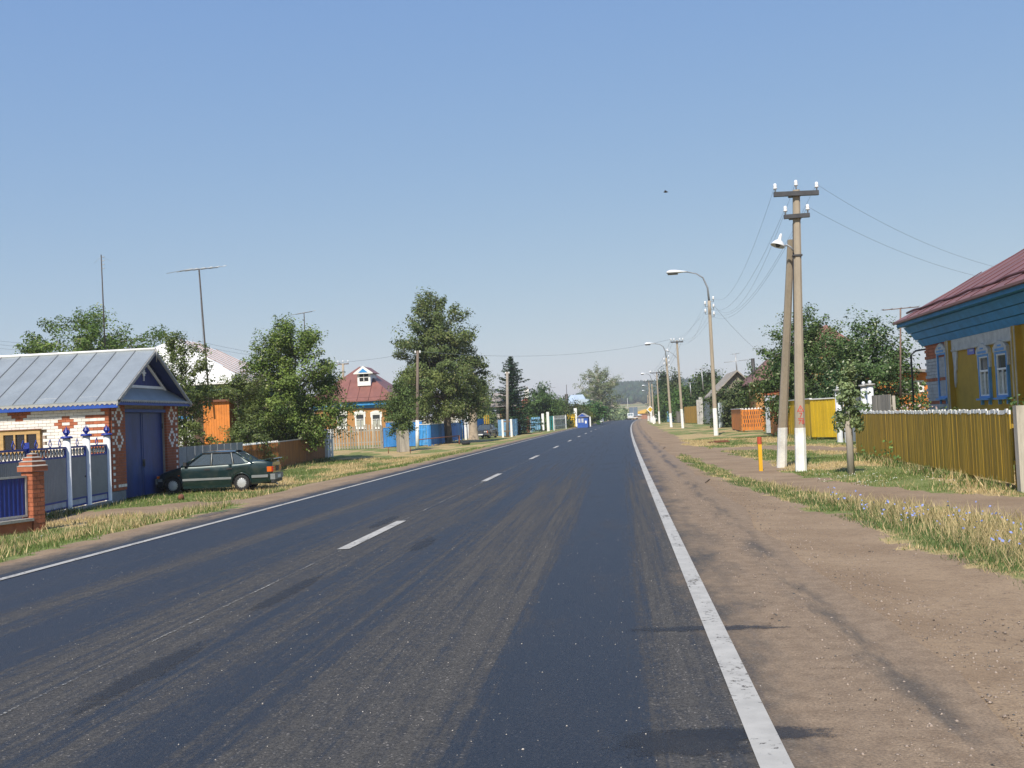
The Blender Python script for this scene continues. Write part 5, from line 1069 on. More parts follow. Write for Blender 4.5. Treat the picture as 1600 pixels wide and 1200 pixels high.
RUB = MATS['rubber']; TRIM = M('trim_black', (.025,.025,.026), .6, .2, 6.); MOULD = M('grey_moulding', (.20,.21,.21), .5, .12, 5.); CHR = M('chrome', (.6,.6,.6), .15, .05, 5., metal=.9); HUB = M('hubcap', (.52,.53,.54), .35, .1, 6., metal=.3); AMB = M('amber_lens', (.62,.12,.01), .2, .1, 8.); REDL = M('red_lens', (.42,.02,.012), .2, .1, 8.); CLR = M('clear_lens', (.55,.56,.56), .1, .08, 8.); CGL = car_glass(); SEAT = M('seat_cloth', (.06,.06,.07), .9, .2, 8.)
def interp(tab, x): xs = [p[0] for p in tab]; return float(np.interp(x, xs, [p[1] for p in tab]))
def make_car(T, paint, P):
    xf, xr_, R, wr = P['front_axle'], P['rear_axle'], P['arch'], P['wheel_r']
    nose, tail = P['nose'], P['tail']
    xs = sorted(set([tail, tail+.04, tail+.12, nose, nose-.04, nose-.12]+[round(x, 3) for x in np.linspace(tail+.25, nose-.25, 26)]+[xa+R*c for xa in (xf, xr_) for c in (-1.001,-1,-.97,-.9,-.75,-.5,-.2,.2,.5,.75,.9,.97,1,1.001)]))
    def zbot(x):
        for xa in (xf, xr_):
            d = abs(x-xa)
            if d < R*1.0001: return max(P['sill'], wr+math.sqrt(max(R*R-d*d, 0)))
        return P['sill']+.06*sm((abs(x-(xf+xr_)/2)-1.7)/.5)
    ks = (0, .06, .25, .5, .68, .85, .95, 1.0); mb = MB(); rows = []
    for x in xs:
        zb_, zt_ = zbot(x), interp(P['deck'], x); w_ = interp(P['width'], x)
        ring = []
        for k in ks:
            z = zb_+(zt_-zb_)*k; tum = 1-.02*abs(k-.55)**1.5-.05*max(0, k-.85)/.15
            ring.append((x, w_*tum-(.02 if k == 0 else 0), z))
        ring += [(x, w_*.80, zt_+.018), (x, w_*.4, zt_+.03), (x, 0, zt_+.034)]
        ring += [(a, -b, c) for a, b, c in ring[-2::-1]]; rows.append(ring)
    n = len(rows[0]); mb.add([p for r in rows for p in r], [(i*n+j, i*n+j+1, (i+1)*n+j+1, (i+1)*n+j) for i in range(len(xs)-1) for j in range(n-1)], True)
    mb.add(rows[0], [tuple(range(n))]); mb.add(rows[-1], [tuple(range(n-1, -1, -1))])
    body = mb.build('body', paint, T)
    W_ = P['hw']
    box(tail+.15, nose-.25, -W_+.14, W_-.14, P['sill']+.02, min(.62, P['belt']-.1)).build('underbody', TRIM, T)
    # greenhouse: four pillars outline and roof
    gh = P['gh']      # windscreen base, windscreen top, roof rear, backlight base
    zb_, zt_ = P['belt'], P['roof']; wb, wt = P['hw']*.93, P['hw']*.74
    def gpt(u, v, s, o=0.):      # u along (x), v 0..1 height, s side
        return (u, s*(wb+(wt-wb)*v+o), zb_+(zt_-.05-zb_)*v)
    roof = MB(); vs = []; xsr = np.linspace(gh[1], gh[2], 7); m = 9
    for x in xsr:
        f = (x-gh[1])/(gh[2]-gh[1]); crown = .035*math.sin(PI*min(max(f*.8+.12, 0), 1))
        for j in range(m):
            v = -1+2*j/(m-1); vs.append((x, v*wt, zt_-.05+crown+.05*(1-abs(v)**2.6)*1.0))
    roof.add(vs, [(i*m+j, i*m+j+1, (i+1)*m+j+1, (i+1)*m+j) for i in range(6) for j in range(m-1)], True); roof.build('roof', paint, T)
    def slab(pts, th, name, mat, par=T):          # thin panel from 4 pts, thickness outward
        a = [Vector(p) for p in pts]; nrm = (a[1]-a[0]).cross(a[-1]-a[0]).normalized(); c = sum(a, Vector())/len(a)
        if nrm.dot(c-Vector((0,0,.7))) < 0: nrm = -nrm
        k = len(a); return MB().add(a+[p+nrm*th for p in a], [tuple(range(k)), tuple(range(2*k-1,k-1,-1))]+[(i,(i+1)%k,(i+1)%k+k,i+k) for i in range(k)]).build(name, mat, par)
    for s in (-1, 1):      # side frame: glass and pillars
        def xat(side, v): return gh[0]+(gh[1]-gh[0])*v if side == 0 else gh[3]+(gh[2]-gh[3])*v
        lb, lt = P['side_glass'][-1][3], P['side_glass'][-1][2]; slab([gpt(lb,0,s), gpt(lt,1,s), gpt(xat(1,1),1,s), gpt(xat(1,0),0,s)], .004, 'quarter_panel', paint)
        for (a0, a1, b1, b0) in P['side_glass']:      # x at bottom-front, top-front, top-rear, bottom-rear
            slab([gpt(a0,.07,s,.005), gpt(a1,.90,s,.005), gpt(b1,.90,s,.005), gpt(b0,.07,s,.005)], .004, 'side_window', CGL)
            pts = [gpt(a0+.02,.03,s,.012), gpt(b0-.02,.03,s,.012)]; MB().tube(pts, .012, 4).build('window_seal', TRIM, T)
        for xb_, xt_ in P['pillars']: MB().tube([gpt(xb_,.02,s,.012), gpt(xt_,.97,s,.012)], .022, 4).build('pillar', M('pillar_light', (.30,.31,.30), .4, .1, 5.), T)
        MB().tube([gpt(xat(0,0),0,s,.0), gpt(xat(0,1),1,s,.0)], .035, 6).build('pillar', paint, T); MB().tube([gpt(xat(1,0),0,s,.0), gpt(xat(1,1),1,s,.0)], .035, 6).build('pillar', paint, T)
        MB().tube([gpt(xat(0,1),1,s,.0), gpt((gh[1]+gh[2])/2,1,s,.006), gpt(xat(1,1),1,s,.0)], .03, 6).build('roof_gutter', TRIM, T)
        mx_ = gh[0]-.16; mirror = MB().bx(mx_-.05, mx_+.06, s*(wb+.06)-.07, s*(wb+.06)+.07, zb_+.03, zb_+.16).build('mirror', TRIM, T)
        for xh in P['handles']: box(xh-.10, xh+.10, s*(W_+.001)-.022, s*(W_+.001)+.022, zb_-.15, zb_-.09).build('door_handle', TRIM, T)
        for xd in P['doors']: MB().tube([(xd, s*(W_*.985), P['sill']+.12), (xd, s*(W_*1.004), .55), (xd, s*(W_*.955), zb_-.01)], .007, 4).build('door_gap', TRIM, T)
        # rub strip and sill
        z0m, z1m = P['mould']
        for a, b in P['mould_x']:
            kx = np.linspace(a, b, 8); mb2 = MB(); vs = []
            for x in kx:
                w_ = interp(P['width'], x)*1.002; vs += [(x, s*(w_-.02), z0m), (x, s*(w_+.016), z0m+.012), (x, s*(w_+.016), z1m-.012), (x, s*(w_-.02), z1m)]
            mb2.add(vs, [(i*4+j, i*4+(j+1) % 4, (i+1)*4+(j+1) % 4, (i+1)*4+j) for i in range(7) for j in range(4)]+[(0,1,2,3),(31,30,29,28)]); mb2.build('rub_strip', P['mould_mat'], T)
        box(xr_+R+.02, xf-R-.02, s*(W_-.05)-.04, s*(W_-.05)+.04, P['sill']-.06, P['sill']+.05).build('sill_skirt', P.get('skirt', paint), T)
        for xa in (xf, xr_):    # arch lip, wheel
            MB().tube([(xa+(R+.005)*math.cos(q), s*(W_-.004), wr+(R+.005)*math.sin(q)) for q in np.linspace(-.1, PI+.1, 15)], .018, 5).build('arch_lip', P.get('lip', paint), T)
            tw = MB().lathe([(wr*.62,-.085),(wr*.9,-.09),(wr,-.06),(wr,.06),(wr*.9,.09),(wr*.62,.085)], 26, (xa, s*(W_-.115), wr), 'y').build('wheel', RUB, T)
            yo = s*(W_-.03); hub = MB().lathe([(0,yo),(wr*.22,yo-.004*s),(wr*.44,yo-.008*s),(wr*.5,yo-.012*s),(wr*.64,yo-.012*s),(wr*.66,yo-.05*s)], 26, (xa,0,wr), 'y').build('hubcap', HUB, tw)
            for q in range(14):
                an = 2*PI*q/14; cx, cz = xa+wr*.56*math.cos(an), wr+wr*.56*math.sin(an); MB().lathe([(0,yo+.002*s),(wr*.045,yo+.002*s),(wr*.045,yo-.02*s)], 6, (cx,0,cz), 'y', False).build('hub_slot', TRIM, hub)
    slab([gpt(gh[0]-.03,.05,-1,-.06), gpt(gh[0]-.03,.05,1,-.06), gpt(gh[1]+.02,.98,1,-.05), gpt(gh[1]+.02,.98,-1,-.05)], .004, 'windscreen', CGL)
    slab([gpt(gh[3]+.02,.03,-1,-.07), gpt(gh[3]+.02,.03,1,-.07), gpt(gh[2]-.02,.97,1,-.05), gpt(gh[2]-.02,.97,-1,-.05)], .004, 'rear_window', CGL)
    return body
g1 = Vector((-15.50, 35.39, 0)); g2 = Vector((-13.13, 35.68, 0)); dirv = (g1-g2).normalized(); hw = .82
mid = (g1+g2)/2+Vector((dirv.y, -dirv.x, 0))*hw*.86
rz = math.atan2(dirv.y, dirv.x); zc = -.555
T = thing('sedan', 'dark green sedan with silver hubcaps nosed up to the garage door', 'car', (mid.x, mid.y, zc), rz); T.scale = (.955,.98,.99); PG = car_paint('green_paint', (.004,.021,.021))
P1 = dict(front_axle=1.24, rear_axle=-1.24, arch=.345, wheel_r=.288, nose=1.86, tail=-2.36, sill=.22, belt=.93, roof=1.42, hw=hw,
    deck=[(-2.36,.93),(-2.30,1.00),(-1.75,1.035),(-1.2,.97),(.4,.93),(.85,.935),(1.3,.83),(1.68,.72),(1.81,.63),(1.86,.56)], width=[(-2.36,.70),(-2.2,.77),(-1.6,.81),(-.5,hw),(.8,hw),(1.5,.79),(1.75,.72),(1.86,.62)],
    gh=(.92,.18,-.98,-1.70), side_glass=[(.66,.16,-.12,-.12),(-.20,-.20,-.82,-.92),(-1.0,-.90,-1.08,-1.42)], pillars=[(-.16,-.16),(-.96,-.86)], handles=(-.02,-.82), doors=(.66,-.16,-1.0), mould=(.425,.515), mould_x=[(.88,-.16-.0),(-.165,-.88)], mould_mat=MOULD)
make_car(T, PG, P1)
for s in (-1,1):
    for a, b in ((-1.62,-2.2),(1.62,1.8)):
        kx = np.linspace(a, b, 5); vs = []
        for x in kx: w_ = interp(P1['width'], x); vs += [(x,s*(w_-.02),.44),(x,s*(w_+.035),.45),(x,s*(w_+.035),.53),(x,s*(w_-.02),.545)]
        MB().add(vs, [(i*4+j, i*4+(j+1) % 4, (i+1)*4+(j+1) % 4, (i+1)*4+j) for i in range(4) for j in range(4)]+[(0,1,2,3),(19,18,17,16)]).build('bumper_side', MOULD, T)
    box(-2.385,-2.3,s*.5-.23,s*.5+.23,.64,.82).build('tail_light', REDL, T); box(-2.34,-2.17,s*.735-.03,s*.735+.035,.64,.82).build('tail_light', AMB, T)
    box(1.70,1.83,s*.66-.06,s*.66+.06,.56,.64).build('indicator', AMB, T); box(1.78,1.87,s*.42-.18,s*.42+.18,.54,.65).build('headlight', CLR, T)
    box(.98,1.04,s*.815-.008,s*.815+.008,.62,.645).build('side_repeater', AMB, T)
    MB().bx(-2.30,-2.22,s*.6-.03,s*.6+.03,1.0,1.09).build('spoiler_foot', PG, T)
bp_ = MB().bx(-2.45,-2.28,-.74,.74,.36,.56); bp_.build('bumper', MOULD, T); box(-2.42,-2.3,-.72,.72,.25,.357).build('bumper_lower', TRIM, T); box(1.80,1.91,-.64,.64,.36,.55).build('bumper', MOULD, T); box(1.78,1.87,-.64,.64,.24,.357).build('bumper_lower', PG, T)
box(-2.455,-2.451,-.26,.26,.40,.51).build('number_plate', WP, T); box(-2.395,-2.386,-.26,.26,.64,.82).build('boot_panel', TRIM, T)
MB().add([(-2.05,-.7,1.085),(-2.05,.7,1.085),(-2.42,.74,1.10),(-2.42,-.74,1.10),(-2.05,-.7,1.06),(-2.05,.7,1.06),(-2.43,.74,1.075),(-2.43,-.74,1.075)], [(0,1,2,3),(4,7,6,5),(0,4,5,1),(1,5,6,2),(2,6,7,3),(3,7,4,0)]).build('spoiler', PG, T)
MB().tube([(-1.9,.35,.24),(-2.4,.35,.22),(-2.46,.35,.17)], .028, 7).build('exhaust', GALV, T)
for s in (-1,1):
    for x in (.05,-.75): 
        MB().add([(x,s*.38-.22,.6),(x+.12,s*.38-.22,.6),(x-.08,s*.38-.2,1.18),(x-.16,s*.38-.2,1.18),(x,s*.38+.22,.6),(x+.12,s*.38+.22,.6),(x-.08,s*.38+.2,1.18),(x-.16,s*.38+.2,1.18)], [(0,1,2,3),(4,7,6,5),(0,4,5,1),(1,5,6,2),(2,6,7,3),(3,7,4,0)]).build('seat', SEAT, T)
# parked boxy saloon, front towards the camera
q = gp(761, 685.0); DK = car_paint('dark_paint', (.02,.028,.03)); hw = .80
T = thing('boxy_saloon', 'dark boxy old saloon parked facing the camera beside the blue fence', 'car', (q.x-.25, q.y+1.2, q.z), rad(-98))
P2 = dict(front_axle=1.25, rear_axle=-1.2, arch=.36, wheel_r=.30, nose=2.02, tail=-2.05, sill=.24, belt=.93, roof=1.44, hw=hw,
    deck=[(-2.05,.90),(-1.98,.96),(-1.2,.96),(.7,.95),(1.4,.91),(1.95,.86),(2.02,.83)], width=[(-2.05,.74),(-1.9,.78),(-.5,hw),(.8,hw),(1.8,.78),(2.02,.75)],
    gh=(.85,.30,-.85,-1.35), side_glass=[(.70,.24,-.10,-.10),(-.18,-.18,-.80,-.98)], pillars=[(-.14,-.14)], handles=(-.0,-.85), doors=(.7,-.14,-1.0), mould=(.60,.63), mould_x=[(1.9,-1.9)], mould_mat=CHR)
make_car(T, DK, P2)
box(2.02,2.05,-.70,.70,.56,.80).build('grille', TRIM, T); 
for k in range(5): box(2.05,2.06,-.34,.34,.585+k*.042,.60+k*.042).build('grille_bar', CHR, T)
for s in (-1,1):
    for yy in (.45,.62): MB().lathe([(0,2.085),(.06,2.08),(.075,2.05),(.08,2.045)], 12, (0,s*yy,.685), 'x').build('headlight', CLR, T)
    box(2.0,2.06,s*.71-.03,s*.71+.03,.56,.8).build('indicator', AMB, T)
box(2.02,2.16,-.80,.80,.40,.53).build('bumper', CHR, T); box(2.161,2.166,-.26,.26,.36,.47).build('number_plate', WP, T); box(-2.16,-2.03,-.80,.80,.40,.53).build('bumper', CHR, T)
box(1.96,2.03,-.75,.75,.835,.865).build('hood_edge', CHR, T)
# lorry and white van near the crest
Yt = 332.; q = at(990.5, 656, Yt); T = thing('box_lorry', 'grey-blue box lorry driving away near the crest', 'lorry', (q.x, Yt, float(Hv(bendc(Yt), Yt))))
wl = 1.28; GB = M('lorry_tarp', (.13,.17,.22), .6, .12, 1.5); box(-wl,wl,0,7,1.05,3.9).build('cargo_box', GB, T)
fl = MB(); fl.bx(-wl-.02,wl+.02,-.05,0,1.0,1.12); fl.bx(-wl-.02,wl+.02,-.05,0,3.82,3.93); fl.bx(-.04,.04,-.045,0,1.12,3.82); fl.build('rear_frame', MATS['tin_edge'], T)
box(-1.1,1.1,7.2,9.2,.9,2.9).build('cab', car_paint('cab_blue', (.06,.10,.2)), T); box(-1.0,1.0,.2,9,.7,1.0).build('chassis', TRIM, T); box(-1.2,1.2,-.1,.05,.55,.75).build('bumper', WP, T)
for s in (-1,1):
    for y_ in (1.4, 2.7, 7.9): MB().lathe([(.28,-.15),(.5,-.15),(.52,0),(.5,.15),(.28,.15),(0,.12)], 14, (s*1.05,y_,.52), 'x').build('wheel', RUB, T)
    box(s*1.0-.15,s*1.0+.15,-.08,-.03,.80,.95).build('tail_light', REDL, T)
Yv = 318.; q = at(985.5, 657, Yv); T = thing('white_van', 'small white van coming towards the camera in front of the lorry', 'van', (q.x, Yv, float(Hv(bendc(Yv), Yv))))
MB().prism([(0,.35),(4.2,.35),(4.2,1.95),(.9,2.0),(.35,1.25),(0,1.1)], -.88, .88, 'x').build('body', car_paint('van_white', (.78,.78,.76)), T)
MB().add([(-.75,.36,1.24),(.75,.36,1.24),(.68,.80,1.86),(-.68,.80,1.86),(-.75,.33,1.26),(.75,.33,1.26),(.68,.77,1.88),(-.68,.77,1.88)], [(0,1,2,3),(4,7,6,5),(0,4,5,1),(1,5,6,2),(2,6,7,3),(3,7,4,0)]).build('windscreen', CGL, T); box(-.04,.04,.28,.6,1.2,1.9).build('screen_pillar', MATS['van_white'], T)
box(-.9,.9,-.1,.1,.3,.5).build('bumper', TRIM, T)
for s in (-1,1):
    box(s*.62-.14,s*.62+.14,-.03,.02,.75,.98).build('headlight', CLR, T)
    for y_ in (.8,3.4): MB().lathe([(.18,-.1),(.32,-.1),(.33,0),(.32,.1),(.18,.1),(0,.08)], 14, (s*.8,y_,.33), 'x').build('wheel', RUB, T)

# ------------------------------------------------------------------ trees
BARK = M('bark_grey', (.13,.105,.08), .95, .35, 4., bump=.5, stretch=(1,1,.3)); BARKP = M('bark_pale', (.55,.50,.42), .9, .25, 3., bump=.3); LEAF = leaf_mat('leaves'); NEED = leaf_mat('needles', .12)
def leaf_cloud(P, N, size, asp, cols, rng, droop=0.):
    """P (n,3) leaf centres, N (n,3) preferred normals -> quads folded along the midrib"""
    n = len(P); N = N+rng.normal(0, .55, (n, 3)); N /= np.linalg.norm(N, axis=1)[:, None]+1e-9
    a = np.cross(N, rng.normal(0, 1, (n, 3))); a[:, 2] -= droop; a -= N*np.sum(a*N, 1)[:, None]; a /= np.linalg.norm(a, axis=1)[:, None]+1e-9; b = np.cross(N, a)
    s = (size*(.65+.7*rng.random(n)))[:, None]
    V = np.stack([P-a*s*.5, P+b*s*asp*.5+N*s*.08, P+a*s*.55, P-b*s*asp*.5+N*s*.08], 1).reshape(-1, 3)
    F = np.arange(n*4).reshape(n, 4); return V, F, np.repeat(cols, 4, 0)
def crown_cols(base, n, cl, rng, k=.22, hi=None):
    """leaf colours: each clump has its own hue, each leaf its own shade"""
    base = np.array(base); m = cl.max()+1; ch = rng.normal(0, 1, (m, 1))*np.array([[.10,.06,.03]])+1+rng.normal(0, .10, (m, 1)); c = base[None]*np.array([1.46,1.60,1.36])*ch[cl]*(1+rng.normal(0, k, (n, 1)))
    if hi is not None: q = rng.random(n) < .06; c[q] = np.array(hi)*(.8+.4*rng.random((q.sum(), 1)))
    return np.clip(c, .004, .9)
GREEN = (.10,.14,.036); DGREEN = (.045,.075,.024); OLIVE = (.085,.10,.035); PALE = (.15,.18,.085); SILVER = (.17,.20,.13)
def tree(label, base, h, prof, rad_, ncl, nlf, lsize, col, seed, trunk_r=.16, fork=.3, bark=None, clr=.55, name='leafy_tree', cat='tree', group='village trees', hi=None, shift=(0,0), flat=.7, sparse=False, limbs=None, squash=1.0, asp=.62, lean=(0,0), up=.45, wash=0.):
    """prof: (t, r) crown outline with t from 0 (crown foot) to 1 (top) in units of rad_"""
    rng = np.random.default_rng(seed); base = Vector(base); T = thing(name, label, cat, base, 0, group)
    z0 = h*fork*.75; z1 = h
    ts, rs = zip(*prof); C = []; tries = 0
    ph = rng.random(8)*6.28
    while len(C) < ncl and tries < ncl*40:
        tries += 1; t = rng.random(); r = np.interp(t, ts, rs)
        if rng.random() > (r/max(rs))**1.3+.05: continue
        an = rng.random()*2*PI
        lump = 1+.16*math.sin(an*2+ph[0]+t*5)+.12*math.sin(an*3+ph[1]-t*8)+.10*math.sin(an*5+ph[2]+t*13)
        q = (rng.random()**.42 if not sparse else rng.random()**.6)*r*rad_*lump
        C.append((shift[0]*t+lean[0]*t+q*math.cos(an), shift[1]*t+q*math.sin(an)*squash, z0+(z1-z0)*t))
    C = np.array(C); cs = clr*(.6+.8*rng.random(len(C)))
    lsize = lsize*.86; nlf = int(nlf*1.45); wt_ = .3+rng.random(len(C)); wt_ /= wt_.sum(); cl = rng.choice(len(C), ncl*nlf, p=wt_); cl.sort(); n = len(cl)
    d = rng.normal(0, 1, (n, 3)); d /= np.linalg.norm(d, axis=1)[:, None]; rr = rng.random(n)**.45
    mid0 = np.array([shift[0]*.5+lean[0]*.5, shift[1]*.5, z0+(z1-z0)*.35]); ax_ = C-mid0; ax_[:, 2] = ax_[:, 2]*.5-.25*clr; ax_ /= np.linalg.norm(ax_, axis=1)[:, None]+1e-9
    off = d*(rr*cs[cl])[:, None]*np.array([.85,.85,flat]); off = off+ax_[cl]*(np.sum(d*ax_[cl], 1)*rr*cs[cl]*.75)[:, None]; P = C[cl]+off
    mid = np.array([shift[0]*.5+lean[0]*.5, shift[1]*.5, z0+(z1-z0)*.42]); out = P-mid; out /= np.linalg.norm(out, axis=1)[:, None]+1e-9
    V, F, cc = leaf_cloud(P, out*.5+d*.35+np.array([0,0,up]), lsize, asp, crown_cols(col, n, cl, rng, hi=hi), rng)
    link('crown', fast_mesh('crown', V, F, LEAF, cc), T)
    # trunk and limbs
    mb = MB(); bend_ = rng.normal(0, .03*h, 2)
    zf = h*fork; zt = h*.86; tp = [(0,0,-.15),(0,0,.05)]+[(bend_[0]*k*k+shift[0]*k*.8+lean[0]*k, bend_[1]*k*k+shift[1]*k*.8, zf*.5*(1-k)+zt*k) for k in (.1,.3,.5,.75,1)]
    mb.tube(tp, [trunk_r*1.5, trunk_r*1.15, trunk_r, trunk_r*.85, trunk_r*.6, trunk_r*.35, trunk_r*.12], 8)
    tpv = np.array(tp); sel = rng.permutation(len(C))[:limbs or max(8, ncl//5)]
    for i in sel:
        c = C[i]; zs = max(zf*.75, min(c[2]-.35*math.hypot(c[0], c[1])-.1, zt*.9)); k = np.searchsorted(tpv[:, 2], zs); k = min(max(k, 1), len(tp)-1)
        f = (zs-tpv[k-1, 2])/max(tpv[k, 2]-tpv[k-1, 2], 1e-3); s = tpv[k-1]+(tpv[k]-tpv[k-1])*min(max(f, 0), 1)
        r0 = trunk_r*(.42 if bark is None else .62)*(1-zs/h)+.012; m1 = s+(c-s)*.5+np.array([0,0,.12*np.linalg.norm(c-s)])*rng.random()+rng.normal(0, .06*np.linalg.norm(c-s), 3)
        mb.tube([s, m1, c], [r0, r0*.6, r0*.2], 5, cap=False)
        for j in range(2):
            e = c+rng.normal(0, .5, 3)*clr*1.3; mb.tube([m1+(c-m1)*.4, (m1+e)/2+np.array([0,0,.05]), e], [r0*.4, r0*.28, r0*.1], 4, cap=False)
    mb.build('trunk', bark or BARK, T, fix=False)
    if wash: MB().lathe([(trunk_r*1.55,-.1),(trunk_r*1.2,.1),(trunk_r*1.05,wash)], 10).build('whitewash', WASH, T)
    return T
ROUND = ((0,.35),(.12,.8),(.35,1),(.6,.92),(.8,.68),(.93,.36),(1,.1)); EGG = ((0,.5),(.15,.92),(.3,1),(.5,.86),(.7,.6),(.87,.32),(1,.06)); BUSH = ((0,.9),(.2,1),(.5,.92),(.75,.7),(.92,.4),(1,.15))
def at_ground(px, Y): x = at(px, 680, Y).x; return Vector((x, Y, H(x, min(Y, 330))))
def th(px, py, Y): q = at(px, py, Y); return q.z-H(q.x, min(Y, 330))
# left side, near to far
tree('broad green tree rising behind the garage roof', at_ground(150,66), th(150,497,66), ((0,.8),(.3,1),(.6,.95),(.78,.85),(.92,.65),(1,.35)), 4.9, 330, 95, .19, (.075,.105,.028), 1, .25, .3, clr=.62, hi=(.30,.32,.14))
tree('loose apple tree between the garage and the white roof', at_ground(288,44), th(288,528,44), ((0,.5),(.3,.8),(.6,.85),(.8,.8),(1,.35)), 1.5, 150, 70, .115, OLIVE, 2, .09, .22, clr=.30, hi=(.34,.36,.2), sparse=True, limbs=40)
tree('low apple bough thicket over the grey sheet fence', at_ground(384,50.0), th(384,650,50.0), BUSH, 1.1, 100, 62, .115, OLIVE, 3, .07, .2, clr=.33, hi=(.34,.36,.2), limbs=30)
tree('dense leafy maple over the orange-brown fence', at_ground(459,59.5), th(452,509,59.5), ((0,.55),(.1,.95),(.25,1.03),(.45,.95),(.6,.86),(.75,.8),(.9,.62),(1,.2)), 2.95, 310, 105, .16, (.09,.118,.03), 4, .17, .2, clr=.52, hi=(.34,.36,.17), up=.6)
tree('small leafy bush at the foot of the maple beside the porch', at_ground(400,57), th(398,600,57), BUSH, 1.2, 60, 60, .13, OLIVE, 5, .05, .2, clr=.36)
ll = at_ground(701, 88.3); tree('tall pyramidal linden on the left verge', ll, th(690,460,88.3), ((0,.62),(.08,.95),(.2,1.02),(.38,.93),(.55,.76),(.72,.58),(.86,.40),(.95,.22),(1,.05)), 4.15, 360, 105, .21, (.092,.108,.042), 6, .30, .24, clr=.66, hi=(.27,.27,.13), shift=(-1.0,0), up=.2)
gq = gp(630, 705.5); tree('slender young tree growing out of the board guard', (gq.x, gq.y+.0, gq.z), th(626,588,gq.y), ((0,.55),(.3,1),(.6,.8),(1,.1)), 1.1, 70, 60, .15, (.085,.11,.04), 7, .05, .32, clr=.38, limbs=14)
tree('grey-green poplar tops behind the linden', at_ground(757,136), th(757,592,136), EGG, 2.3, 110, 60, .26, (.12,.145,.065), 8, .2, .2, clr=.75, sparse=True)
tree('dark leafy tree left of the slender young tree', at_ground(640,92), th(640,590,92), ROUND, 2.3, 90, 60, .2, (.07,.09,.03), 29, .14, .2, clr=.6)
tree('apple tree in front of the white ribbed roof', at_ground(376,53), th(372,588,53), ((0,.05),(.55,.15),(.72,1),(.9,.8),(1,.4)), 1.5, 70, 62, .12, OLIVE, 33, .08, .45, clr=.34, hi=(.34,.36,.2), limbs=26)
# spruce
def spruce(label, base, h, r, seed):
    rng = np.random.default_rng(seed); T = thing('spruce_tree', label, 'tree', base, 0, 'village trees'); mb = MB().tube([(0,0,-.1),(0,0,h*.5),(0,0,h)], [.22,.13,.02], 7); P, N, A = [], [], []
    z = h*.06
    while z < h*.985:
        t = z/h; L = r*(1-t)**.85*(.72+.55*rng.random())+.15; nb_ = 7
        for k in range(nb_):
            an = 2*PI*(k+rng.random()*.7)/nb_; l = L*(.45+.8*rng.random()); dr = -.28+.75*t; dirv_ = np.array([math.cos(an), math.sin(an), 0])
            e = np.array([0,0,z])+dirv_*l+np.array([0,0,l*dr]); m_ = np.array([0,0,z])+dirv_*l*.55+np.array([0,0,l*(dr-.12)*.6]); mb.tube([(0,0,z), m_, e], [.035,.022,.006], 4, cap=False)
            m2 = max(10, int(l*34))
            for q in range(m2):
                f = (q+rng.random())/m2; c = (1-f)**2*np.array([0,0,z])+2*f*(1-f)*m_+f*f*e; side = np.array([-math.sin(an), math.cos(an), 0])*rng.normal(0, .28*(1-f*.6)*min(l,1.6)); P.append(c+side+np.array([0,0,-abs(rng.normal(0,.12))])); N.append((0,0,1)); A.append(dirv_)
        z += h*.033
    P = np.array(P); n = len(P); V, F, cc = leaf_cloud(P, np.array(N, float), .34, .3, crown_cols((.022,.042,.02), n, rng.integers(0,40,n), rng), rng, .6)
    link('crown', fast_mesh('crown', V, F, NEED, cc), T); mb.build('trunk', BARK, T, fix=False)
spruce('dark pointed spruce behind the pale blue fence', at_ground(803,124), th(803,556,124), 3.5, 9)
spruce('lower dark conifer in front of the faded red roof', at_ground(828,158), th(828,632,158), 3.0, 10)
tree('round green tree left of the thin grey pole', at_ground(846,150), th(846,606,150), ROUND, 3.0, 110, 55, .32, (.055,.085,.03), 11, .2, .15, clr=.9)
tree('dark leafy bushes above the white pickets', at_ground(868,160), th(868,622,150), BUSH, 2.6, 110, 55, .32, (.065,.08,.035), 12, .15, .1, clr=.9, hi=(.16,.13,.06))
tree('dark thorny tree right of the thin grey pole', at_ground(886,178), th(884,624,165), BUSH, 3.0, 110, 55, .34, (.062,.072,.034), 13, .15, .1, clr=.9, hi=(.16,.13,.06))
tree('yellowish bush behind the blue shelter', at_ground(906,182), th(906,634,182), BUSH, 2.1, 60, 50, .34, (.10,.105,.035), 14, .12, .1, clr=.8)
tree('bright green bush right of the blue shelter', at_ground(926,196), th(926,627,196), BUSH, 2.4, 70, 50, .36, (.05,.10,.03), 15, .12, .1, clr=.9)
tree('large pale poplar with whitish spreading limbs near the crest', at_ground(941,285), th(938,571,285), ((0,.35),(.12,.72),(.3,1),(.5,1.03),(.7,.9),(.86,.62),(.96,.3),(1,.1)), 5.6, 250, 36, .38, (.125,.135,.08), 16, .50, .2, BARKP, clr=.95, sparse=True, limbs=110, wash=1.3, shift=(-.4,0))
for k, (px, Y, ht, r, c, lab) in enumerate(((931,300,4.5,3.0,OLIVE,'low olive bush at the foot of the pale poplar'), (953,320,4.6,3.2,SILVER,'silvery willow bush right of the poplar'), (966,345,3.6,3.0,SILVER,'silvery willow bush left of the van'), (974,360,3.4,2.6,(.10,.13,.06),'small green bush just left of the van'), (944,330,4.2,2.6,(.12,.15,.08),'grey-green bush behind the poplar trunk'))):
    x = at(px,650,Y).x; tree(lab, (x, Y, float(longz(Y))), ht, BUSH, r, 60, 40, .55, c, 40+k, .12, .05, clr=1.0, name='bush', cat='bush', group='bushes near the crest')
